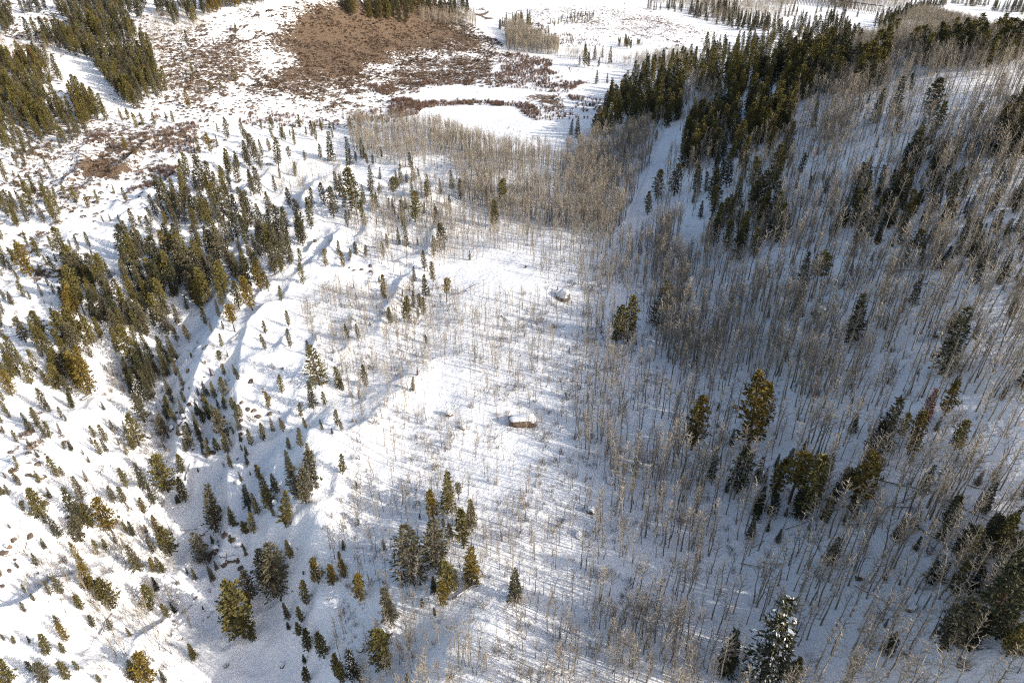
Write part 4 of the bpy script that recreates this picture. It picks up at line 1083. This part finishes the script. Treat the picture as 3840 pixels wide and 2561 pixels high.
WILLOW = [(p, d) for p, d in [
    (T(1, 0, [(1080, 390), (1200, 370), (1450, 420), (1440, 490), (1600, 560), (1680, 570), (1560, 640), (1420, 640), (1200, 610), (960, 590), (1100, 490)]), 0.22),
    (T(1, 0, [(340, 690), (420, 670), (560, 710), (900, 690), (1300, 715), (1360, 760), (1350, 835), (1270, 800), (1200, 735), (900, 722), (560, 745), (520, 790), (420, 815), (330, 770)]), 0.5),
    (T(1, 0, [(150, 590), (340, 580), (370, 660), (220, 640)]), 0.35),
    (T(1, 0, [(400, 570), (900, 560), (900, 585), (420, 590)]), 0.3),
    (T(1, 0, [(1560, 660), (1790, 690), (1780, 725), (1600, 740)]), 0.25),
    (T(1, 0, [(1360, 700), (1540, 640), (1540, 820), (1360, 830)]), 0.06),
    (T(1, 0, [(1380, 740), (1760, 740), (1700, 830), (1400, 830)]), 0.06),
    (T(1, 0, [(230, 760), (480, 790), (420, 850), (0, 840), (0, 800)]), 0.18),
    (T(0, 0, [(1150, 880), (1400, 830), (1340, 1000), (1380, 1060), (1250, 1060), (1000, 1060), (920, 1040), (1120, 990)]), 0.20),
    (T(0, 0, [(900, 1180), (1080, 1130), (1220, 1140), (1220, 1200), (1140, 1250), (1080, 1190), (900, 1215)]), 0.3),
    (T(0, 0, [(880, 1310), (1080, 1250), (1090, 1280), (900, 1330)]), 0.4),
    (T(0, 0, [(1680, 760), (2000, 780), (2350, 820), (2350, 880), (1900, 890), (1640, 860)]), 0.09),
    (T(0, 0, [(560, 950), (780, 900), (760, 1000), (560, 1000)]), 0.12),
    (T(1, 0, [(1270, 170), (1440, 180), (1430, 230), (1320, 230)]), 0.12),
    (T(1, 0, [(1350, 230), (1800, 260), (1780, 320), (1450, 330)]), 0.05)]]
wp = zone_pts([(p, d * 2.4) for p, d in WILLOW], 10, 0.8)
WM = [shrub(300 + k, 18, 2.1, 0.7, 0.034).mesh("willow_shrub", [M_WILLOW]) for k in range(4)]
s = RNG.uniform(0.6, 1.25, len(wp))
scatter("willow_thicket", WM, wp, RNG.integers(0, 4, len(wp)), np.stack([s, s, s], 1), "maroon brown willow thickets in the marshy valley", "thicket")
SAGE = [(BARE[0][0], 0.85), (BARE[1][0], 0.30), (BARE[2][0], 0.55), (BARE[3][0], 0.5), (BARE[4][0], 0.7), (BARE[5][0], 0.3), (BARE[6][0], 0.3),
        ([(520, 60), (1000, 40), (1050, 330), (900, 420), (700, 470), (480, 420), (520, 250)], 0.22), (BARE[17][0], 0.13), (BARE[7][0], 0.14), (BARE[9][0], 0.02), (BARE[14][0], 0.14), (BARE[12][0], 0.2), (BARE[13][0], 0.2),
        ([(0, 250), (700, 420), (900, 480), (1000, 700), (600, 900), (0, 900)], 0.07), ([(0, 0), (500, 0), (450, 200), (0, 250)], 0.14), ([(860, 300), (1500, 310), (1350, 420), (900, 430)], 0.25)]
sp = zone_pts(SAGE, 90, 0.9)
SM = [clump(400 + k).mesh("sage_clump", [M_SAGE]) for k in range(4)]
s = np.exp(RNG.normal(-0.1, 0.42, len(sp)))
scatter("sagebrush_cover", SM, sp, RNG.integers(0, 4, len(sp)), np.stack([s, s, s * 0.9], 1), "low brown sagebrush over the dome and slopes", "brush")
UNDER = [([(1250, 2561), (1180, 2150), (1260, 1850), (1330, 1500), (1100, 1180), (1480, 1050), (2050, 1100), (2480, 900), (2450, 1700), (2640, 2561)], 0.30),
         ([(2480, 2561), (2450, 1700), (2450, 900), (3000, 700), (3840, 480), (3840, 2561)], 0.14),
         ([(60, 1800), (640, 1650), (700, 2200), (620, 2561), (300, 2561), (60, 2200)], 0.3), ([(0, 1700), (640, 1650), (700, 2200), (620, 2561), (0, 2561)], 0.05), ([(400, 1380), (620, 1330), (640, 1750), (420, 1700)], 0.6), ([(0, 850), (800, 850), (900, 1300), (0, 1500)], 0.05),
         ([(650, 1300), (1200, 1300), (1250, 2100), (750, 2100)], 0.03), ([(750, 2050), (900, 2050), (950, 2300), (650, 2450), (650, 2150)], 0.08), ([(1150, 700), (1550, 650), (1500, 1050), (1200, 1080)], 0.04),
         ([(1500, 480), (2300, 480), (2300, 850), (1500, 850)], 0.05), ([(2000, 200), (2700, 220), (2400, 300), (2100, 420)], 0.03)]
up_ = zone_pts(UNDER, 30, 2.2)
UM = [shrub(500 + k, 10, 1.3, 0.9, 0.014).mesh("undergrowth_shrub", [M_SHRUB]) for k in range(5)]
s = np.exp(RNG.normal(0.0, 0.45, len(up_)))
scatter("undergrowth", UM, up_, RNG.integers(0, 5, len(up_)), np.stack([s, s, s], 1), "thin leafless undergrowth poking through the snow", "undergrowth")
print("shrubs", len(wp), len(sp), len(up_))

# a few shrubs large enough to tell apart
SHRUBS = [(665, 2190, 1.6, "grey leafless shrub on the open gully snow"), (850, 2500, 1.4, "lone shrub near the bottom of the gully floor"), (420, 1470, 1.8, "pale twiggy shrub at the gully head"), (2620, 1530, 2.2, "dense shrub left of the lone golden pine"),
    (2690, 1600, 2.0, "dark shrub right of the lone golden pine"), (2220, 1640, 1.8, "dark bush on the bench right of the red-edged boulder"), (2550, 1960, 2.6, "tangled shrub at the shade edge below the lower slope"), (2080, 1230, 2.2, "bushy thicket under the boulder of the upper bench"),
    (1960, 1230, 1.2, "small dark bush left below the upper boulder"), (2340, 1290, 1.2, "little bush right below the twin pines"), (1970, 1005, 1.6, "low bush inside the snowy bend"), (1630, 1150, 1.2, "twiggy bush right of the bench pines"),
    (3310, 1750, 2.0, "grey shrub under the leaning log right"), (3600, 2500, 3.0, "large pale shrub at the bottom right"), (1690, 2540, 2.0, "tangle of twigs at the bottom centre left"), (1320, 1490, 1.5, "sparse shrub left of the pale clearing"),
    (1060, 1385, 1.3, "dark rust bush on the white rock slope"), (160, 1660, 2.2, "thorny bush on the left ridge foot"), (240, 2110, 2.0, "dark shrub on the lower left slope"), (1440, 2190, 1.3, "small shrub below the broad grey spruces")]
for u, v, h, lab in SHRUBS:
    o = obj("leafless_shrub", shrub(int(u) + int(v), 22, 1.3, 0.9, 0.022).mesh("leafless_shrub", [M_SHRUB]))
    o.location = hit1(u, v)
    o.scale = (h / 1.3,) * 3
    tag(o, lab, "shrub", "leafless shrubs on the snow")

# ------------------------------------------------------------------ boulders
def icos(sub):
    import bmesh
    bm = bmesh.new()
    bmesh.ops.create_icosphere(bm, subdivisions=sub, radius=1)
    v = np.array([x.co[:] for x in bm.verts])
    f = np.array([[x.index for x in p.verts] for p in bm.faces])
    bm.free()
    return v, f
IV, IF = icos(4)
def n3(p, s):
    return vn(p[:, 0] + 0.7 * p[:, 2], p[:, 1] - 0.6 * p[:, 2], s) * 0.5 + vn(p[:, 0] * 2.1 - p[:, 2] * 1.9, p[:, 1] * 2.1 + p[:, 2] * 1.3, s + 1) * 0.3
def boulder(u, v, w, d, h, seed, label, rock=M_ROCK, cap=0.35, cover=0.35):
    """a rock of w x d x h metres, half sunk, with the snow lying on it"""
    b = hit1(u, v)
    root = bpy.data.objects.new("snowy_boulder", None)
    COL.objects.link(root)
    root.location = b
    root.rotation_euler = (0, 0, (seed * 0.7) % 0.8 - 0.4)
    p = IV * (1 + 0.30 * n3(IV * 1.5 + seed, seed))[:, None]
    p[:, :2] /= np.maximum(np.sqrt(np.clip(1 - IV[:, 2] ** 2, 0, 1)), 0.45)[:, None] ** 0.7
    # flat broken faces
    r = random.Random(seed)
    for _ in range(7):
        n = Vector((r.gauss(0, 1), r.gauss(0, 1), r.gauss(0, 0.3))).normalized()
        n = np.array(n)
        k = p @ n
        p = p - np.outer(np.maximum(k - r.uniform(0.72, 0.9), 0), n)
    q = p * np.array([w / 2, d / 2, h]) + np.array([0, 0, -0.05 * h])
    obj("rock", mesh("rock", q, IF, [rock]), root)
    if cap > 0:
        up = np.clip((p[:, 2] - cover * 0.9 + 0.12 * n3(p * 3 + 5, seed + 3)) / 0.4, -1, 1)
        s = q.copy()
        s[:, :2] *= 0.97
        s[:, 2] += np.where(up > 0, cap * np.sqrt(np.clip(up, 0, 1)), cap * up * 1.6)
        s[:, :2] *= np.where(up < 0, 1 + up * 0.35, 1.0)[:, None]
        obj("snow_cap", mesh("snow_cap", s, IF, [M_SNOW], smooth=True), root)
    tag(root, label, "boulder", "snow-capped boulders")
boulder(1962, 1590, 6.2, 4.0, 2.2, 3, "broad boulder with thick snow cap and reddish broken rim at centre", M_REDROCK, 0.5, 0.42)
boulder(2112, 1118, 5.2, 3.6, 2.2, 5, "dark boulder under a white snow dome on the upper bench", M_ROCK, 0.5, 0.42)
boulder(1687, 1556, 1.9, 1.5, 1.3, 8, "small snow-topped boulder left of the broad red-rimmed one", M_REDROCK, 0.25, 0.3)
boulder(1738, 1608, 1.5, 1.2, 0.9, 11, "little rock poking from snow below the small boulder", M_REDROCK, 0.3, 0.0)
boulder(1447, 2350, 3.0, 3.4, 1.7, 14, "large round snow-covered boulder below the left grey spruce", M_ROCK, 0.4, -0.25)
boulder(1350, 2425, 1.5, 2.0, 0.9, 17, "oblong snow-covered boulder left of the bushy bottom pine", M_ROCK, 0.3, -0.2)
boulder(2218, 1920, 1.8, 1.4, 0.9, 19, "tan-edged snowy rock on the bench right of centre", M_REDROCK, 0.35, 0.05)
boulder(2170, 2010, 1.3, 1.6, 0.8, 22, "pale snowy rock below the tan-edged one", M_ROCK, 0.35, -0.1)
boulder(2290, 1812, 1.8, 1.3, 0.8, 23, "snowy rock at the foot of the grey thicket", M_ROCK, 0.35, 0.0)
boulder(2385, 1745, 1.6, 1.2, 0.8, 25, "small snowy rock near the top of the grey thicket", M_ROCK, 0.3, 0.0)
boulder(2340, 1690, 2.4, 1.6, 0.8, 27, "low snow mound boulder above the grey thicket", M_ROCK, 0.4, -0.3)
boulder(3075, 1170, 3.6, 3.0, 1.6, 31, "big snowy boulder with dark underside amid shaded aspens", M_ROCK, 0.5, -0.05)
boulder(3225, 1222, 1.3, 1.0, 0.8, 33, "black rock right of the dark spruce on the shaded slope", M_ROCK, 0.2, 0.4)
boulder(3297, 1190, 1.4, 1.1, 0.9, 35, "black rock high on the shaded aspen slope", M_ROCK, 0.25, 0.3)
boulder(3517, 1262, 1.8, 1.3, 1.0, 37, "black rock left of the largest dark spruce", M_ROCK, 0.25, 0.35)
boulder(3225, 2168, 1.5, 1.2, 1.0, 39, "dark hollow rock among the lower right aspens", M_ROCK, 0.3, 0.2)
boulder(3417, 2285, 1.9, 1.1, 0.8, 41, "dark slanting rock in the lower right snow", M_ROCK, 0.25, 0.2)
boulder(3200, 1440, 1.3, 1.0, 0.6, 42, "flat dark rock in the middle of the shaded slope", M_ROCK, 0.15, 0.4)
for k, (u, v, w, d, h, lab) in enumerate([
    (815, 2065, 2.2, 1.6, 1.6, "broken dark ledge rock on the gully bank, uppermost"), (840, 2085, 1.8, 1.2, 1.2, "dark ledge rock just under the uppermost gully ledge"), (870, 2100, 2.2, 1.0, 0.9, "long dark ledge edge on the gully bank"),
    (838, 2112, 1.7, 1.5, 1.4, "pale blocky rock below the gully ledges"), (885, 2096, 1.3, 0.8, 0.8, "rightmost ledge rock on the gully bank"), (732, 2238, 1.1, 0.9, 0.7, "small dark rock on the gully floor"), (758, 2005, 1.2, 1.0, 0.8, "rock at the foot of the tall grey gully spruce"),
    (672, 2395, 1.5, 1.0, 0.8, "dark rock on the snow lip near the gully mouth"), (655, 2388, 1.0, 0.8, 0.7, "smaller rock left on the snow lip near the gully mouth"), (765, 1358, 1.3, 1.1, 1.0, "round rock on the white rock slope"), (655, 1355, 1.0, 1.0, 0.9, "round rock at the dark stand's edge"),
    (675, 1590, 1.6, 1.1, 1.2, "dark crag on the rocky knoll's left face"), (645, 1610, 1.3, 1.0, 1.1, "low crag on the rocky knoll's left face"), (560, 1640, 1.6, 1.3, 1.3, "dark crag over the gully head"), (690, 1565, 1.2, 0.9, 0.9, "topmost crag of the rocky knoll"), (1058, 2495, 1.1, 1.0, 0.9, "round snowy rock at the bottom below the gully"),
    (1500, 1125, 1.6, 1.3, 1.0, "snowy rock among the bench pines"), (1030, 1890, 1.4, 0.9, 0.9, "dark rock on the knoll right of the gully"), (30, 2050, 1.3, 1.0, 0.7, "brown rock on the lower left snow ridge"), (150, 1790, 2.4, 1.0, 0.5, "tan bare rock patch on the lower left ridge")]):
    boulder(u, v, w, d, h, 60 + k * 3, lab, M_REDROCK if "tan" in lab or "brown" in lab else M_ROCK, 0.22, 0.15)

ROCKV, ROCKF = icos(2)
RM = []
for k in range(5):
    q = ROCKV * (1 + 0.5 * n3(ROCKV * 1.7 + k, 80 + k))[:, None] * np.array([1.0, 0.7, 0.6])
    RM.append(mesh("small_rock", q, ROCKF, [M_ROCK]))
SR = []
for nm, poly, n in (("on the rocky knoll", [(600, 1400), (900, 1330), (1050, 1500), (900, 1750), (650, 1700)], 34), ("on the steep gully bank", [(760, 1900), (960, 1980), (960, 2150), (780, 2150)], 22),
                    ("on the lower left ridge", [(0, 1750), (200, 1700), (150, 2150), (0, 2200)], 14), ("on the snowy hummocks", [(1180, 900), (1450, 880), (1480, 1050), (1200, 1060)], 12)):
    got = []
    while len(got) < n:
        u, v = RNG.uniform(min(p[0] for p in poly), max(p[0] for p in poly)), RNG.uniform(min(p[1] for p in poly), max(p[1] for p in poly))
        if inpoly(np.array([u]), np.array([v]), poly)[0]:
            got.append((u, v))
    got.sort()
    P = hit(np.array([g[0] for g in got]), np.array([g[1] for g in got]))
    for k in range(n):
        o = obj("small_rock", RM[k % 5])
        o.location = P[k]
        w = RNG.uniform(0.35, 0.95)
        o.scale = (w, w, w * 0.8)
        o.rotation_euler = (0, 0, RNG.uniform(0, 6))
        tag(o, f"small dark rock poking through snow {nm}, " + ("leftmost" if k == 0 else "rightmost" if k == n - 1 else ORD[k] + " from left"), "rock", "small rocks poking through the snow")

# ------------------------------------------------------------------ fallen logs
def TL(c, r_, pts):
    return [(*T(c, r_, [p[:2]])[0], *T(c, r_, [p[2:4]])[0], p[4]) for p in pts]
LOGS = TL(1, 2, [(655, 415, 835, 360, "fallen log under the big clump, upper"), (650, 455, 790, 410, "fallen log under the big clump, lower"), (640, 400, 715, 335, "short log crossing behind the big clump"), (765, 1000, 960, 870, "snow-topped log arching right below the big clump"),
    (1300, 990, 1330, 960, "short stick")][:4]) + TL(1, 1, [(1690, 1035, 1820, 970, "pale log on the bench above the grey thicket"), (1590, 1060, 1700, 1075, "dark log left of the pale bench log"), (1290, 1320, 1350, 1275, "log leaning behind the broad red-rimmed boulder"), (1100, 610, 1160, 650, "crossed twig log on the bench"),
    (860, 440, 960, 385, "long thin log below the snowy bend"), (1900, 900, 2030, 850, "log under the twin pines")]) + TL(2, 2, [(700, 515, 910, 435, "long pale log below the leaning pines"), (1090, 490, 1380, 460, "straight log right of the leaning pines"), (1000, 390, 1130, 340, "log under the leaning pines, middle"),
    (980, 240, 1080, 170, "log behind the leaning pines"), (1300, 410, 1610, 280, "long log rising right of the leaning pines"), (1340, 180, 1610, 235, "log above the long rising one"), (1460, 360, 1650, 365, "short level log mid right"), (1810, 320, 2110, 460, "thick dark log descending at the right"),
    (1640, 560, 1800, 710, "log descending to the snowy twin spruces"), (1620, 510, 1880, 660, "thin log crossing the descending one"), (1760, 120, 1900, 190, "log above the thick dark one"), (1610, 920, 1750, 918, "level log left of the big grey pine"), (1180, 900, 1400, 1015, "long log on the lower right snow"),
    (870, 510, 940, 660, "slim dark log pointing down below the leaning pines"), (470, 640, 560, 590, "short pale log by the snowy spruce"), (1500, 1370, 1800, 1460, "long thin log near the bottom right"), (1930, 1310, 2120, 1335, "pale log under the dark right grove"), (1200, 1200, 1300, 1225, "short log near the bottom right aspens"),
    (400, 745, 560, 775, "crossed log on the lower shaded slope"), (550, 740, 690, 750, "second crossed log on the lower shaded slope"), (1040, 380, 1120, 355, "stub log among the leaning pines"), (440, 290, 520, 285, "short log at the shaded group's foot"), (1960, 210, 2080, 240, "log by the grey far right spruce"),
    (1280, 255, 1380, 215, "short log right of the tall slim pine")]) + TL(2, 1, [(1380, 310, 1700, 285, "long log across the upper shaded slope"), (1600, 390, 1800, 402, "dark log under the upper shaded log"), (1250, 235, 1300, 300, "steep log in the upper shaded aspens"), (2150, 260, 2330, 225, "log at the right edge above"), (1880, 1155, 1600, 1230, "log over the shaded middle slope")][:4]) \
    + TL(2, 0, [(1290, 1160, 1420, 1165, "dark log amid the upper right aspens"), (1800, 990, 1890, 940, "pale log on the upper right slope"), (2080, 900, 2200, 830, "dark log beside the right edge stand")]) \
    + TL(0, 2, [(1030, 365, 1100, 295, "thick log in the lower gully wood"), (600, 590, 720, 510, "pale log below the golden olive pines"), (1250, 1090, 1330, 1030, "dark log on the gully floor"), (1340, 1260, 1220, 1110, "pale log at the gully mouth")][:3] + [(700, 1240, 780, 1090, "long half-buried log on the lower left snow"), (1430, 1120, 1470, 1070, "short dark log on the open gully snow"), (30, 700, 220, 650, "thin stick on the left snow ridge"), (1545, 545, 1590, 460, "steep pale log on the gully bank"), (1250, 515, 1360, 508, "level log crossing the gully floor"), (1280, 180, 1310, 60, "log lying down the gully head bank")]) \
    + TL(0, 1, [(570, 1190, 740, 1160, "pale log under the left ridge pines"), (70, 690, 160, 645, "dark log on the left ridge snow"), (1380, 840, 1480, 820, "thin log on top of the white rock slope"), (1590, 800, 1650, 730, "log at the stand's right end"), (990, 570, 1060, 560, "log inside the middle stand")])
def log(u1, v1, u2, v2, lab, k):
    r = random.Random(k)
    a, b = hit1(u1, v1), hit1(u2, v2)
    L = float(np.hypot(*(b - a)[:2]))
    if L > 16:
        b = a + (b - a) * 16 / L
        L = 16
    n = 7
    R = 0.12 + 0.011 * L
    t = np.linspace(0, 1, n)
    x, y = a[0] + (b[0] - a[0]) * t, a[1] + (b[1] - a[1]) * t
    z = Z(x, y)
    zl = np.linspace(max(z[0], z[:2].max()), max(z[-1], z[-2:].max()), n)
    z = np.maximum(zl, z) * 0.6 + z * 0.4 + R * 0.8 + 0.1
    root = bpy.data.objects.new("fallen_log", None)
    root.location = (x[0], y[0], z[0] - R)
    COL.objects.link(root)
    P = [Vector((x[i] - x[0], y[i] - y[0], z[i] - z[0] + R)) for i in range(n)]
    m = MB()
    rad = [R * (1 - 0.65 * q) for q in t]
    m.tube(P, rad, 7, tip=False)
    for j in range(5):
        i = r.randint(2, n - 1)
        d = Vector((r.gauss(0, 1), r.gauss(0, 1), abs(r.gauss(0.4, 0.6)))).normalized()
        m.tube([P[i], P[i] + d * r.uniform(0.4, 1.2)], [0.03, 0.008], 3)
    obj("stem", m.mesh("log_stem", [M_LOG]), root)
    s = MB()
    s.tube([p + Vector((0, 0, rad[i] * 0.55)) for i, p in enumerate(P)][(1 if k % 2 else 0):-1], [q * 0.8 for q in rad][(1 if k % 2 else 0):-1], 6, tip=False)
    obj("snow_strip", s.mesh("log_snow", [M_SNOW], True), root)
    tag(root, lab, "log", "fallen logs on the snow")
for k, l in enumerate(LOGS):
    log(*l, k)

# ------------------------------------------------------------------ far timber trestle
A, B = hit1(2790, -6), hit1(3290, 78)
A = np.array([*at_z(2790, -2, -3), 0]); B = np.array([*at_z(3300, 74, -3), 0])
root = bpy.data.objects.new("timber_trestle", None)
root.location = (A[0], A[1], float(Z(A[0], A[1])))
COL.objects.link(root)
tag(root, "long dark timber trestle crossing the far snowy valley", "trestle")
n = 46
zt = []
for i in range(n):
    p = A + (B - A) * i / (n - 1)
    zt.append(float(Z(p[0], p[1])))
top = np.polyval(np.polyfit(np.arange(n), zt, 1), np.arange(n)) + 7.5
nrm = np.array([-(B - A)[1], (B - A)[0]]) / np.hypot(*(B - A)[:2])
O = np.array([A[0], A[1], root.location[2]])
for i in range(n):
    p = A + (B - A) * i / (n - 1)
    m = MB()
    def pt(o, z):
        return Vector((p[0] + nrm[0] * o - O[0], p[1] + nrm[1] * o - O[1], z - O[2]))
    zb = zt[i] - 0.3
    for o in (-1, 1):
        m.box(pt(o * 1.7, zb), pt(o * 0.9, top[i]), 0.3, 0.3)
    m.box(pt(-1.6, zb + 1), pt(1.0, top[i] - 1), 0.18, 0.18)
    m.box(pt(1.6, zb + 1.1), pt(-1.0, top[i] - 1.1), 0.16, 0.16)
    m.box(pt(-1.2, top[i] + 0.12), pt(1.2, top[i] + 0.12), 0.3, 0.24)
    obj("bent", m.mesh("trestle_bent", [M_TIMBER]), root)
for o in (-0.8, 0.8):
    m = MB()
    for i in range(n - 1):
        p, q = A + (B - A) * i / (n - 1), A + (B - A) * (i + 1) / (n - 1)
        m.box((p[0] + nrm[0] * o - O[0], p[1] + nrm[1] * o - O[1], top[i] + 0.45 - O[2]), (q[0] + nrm[0] * o - O[0], q[1] + nrm[1] * o - O[1], top[i + 1] + 0.45 - O[2]), 0.3, 0.4)
    obj("stringer", m.mesh("trestle_stringer", [M_TIMBER]), root)
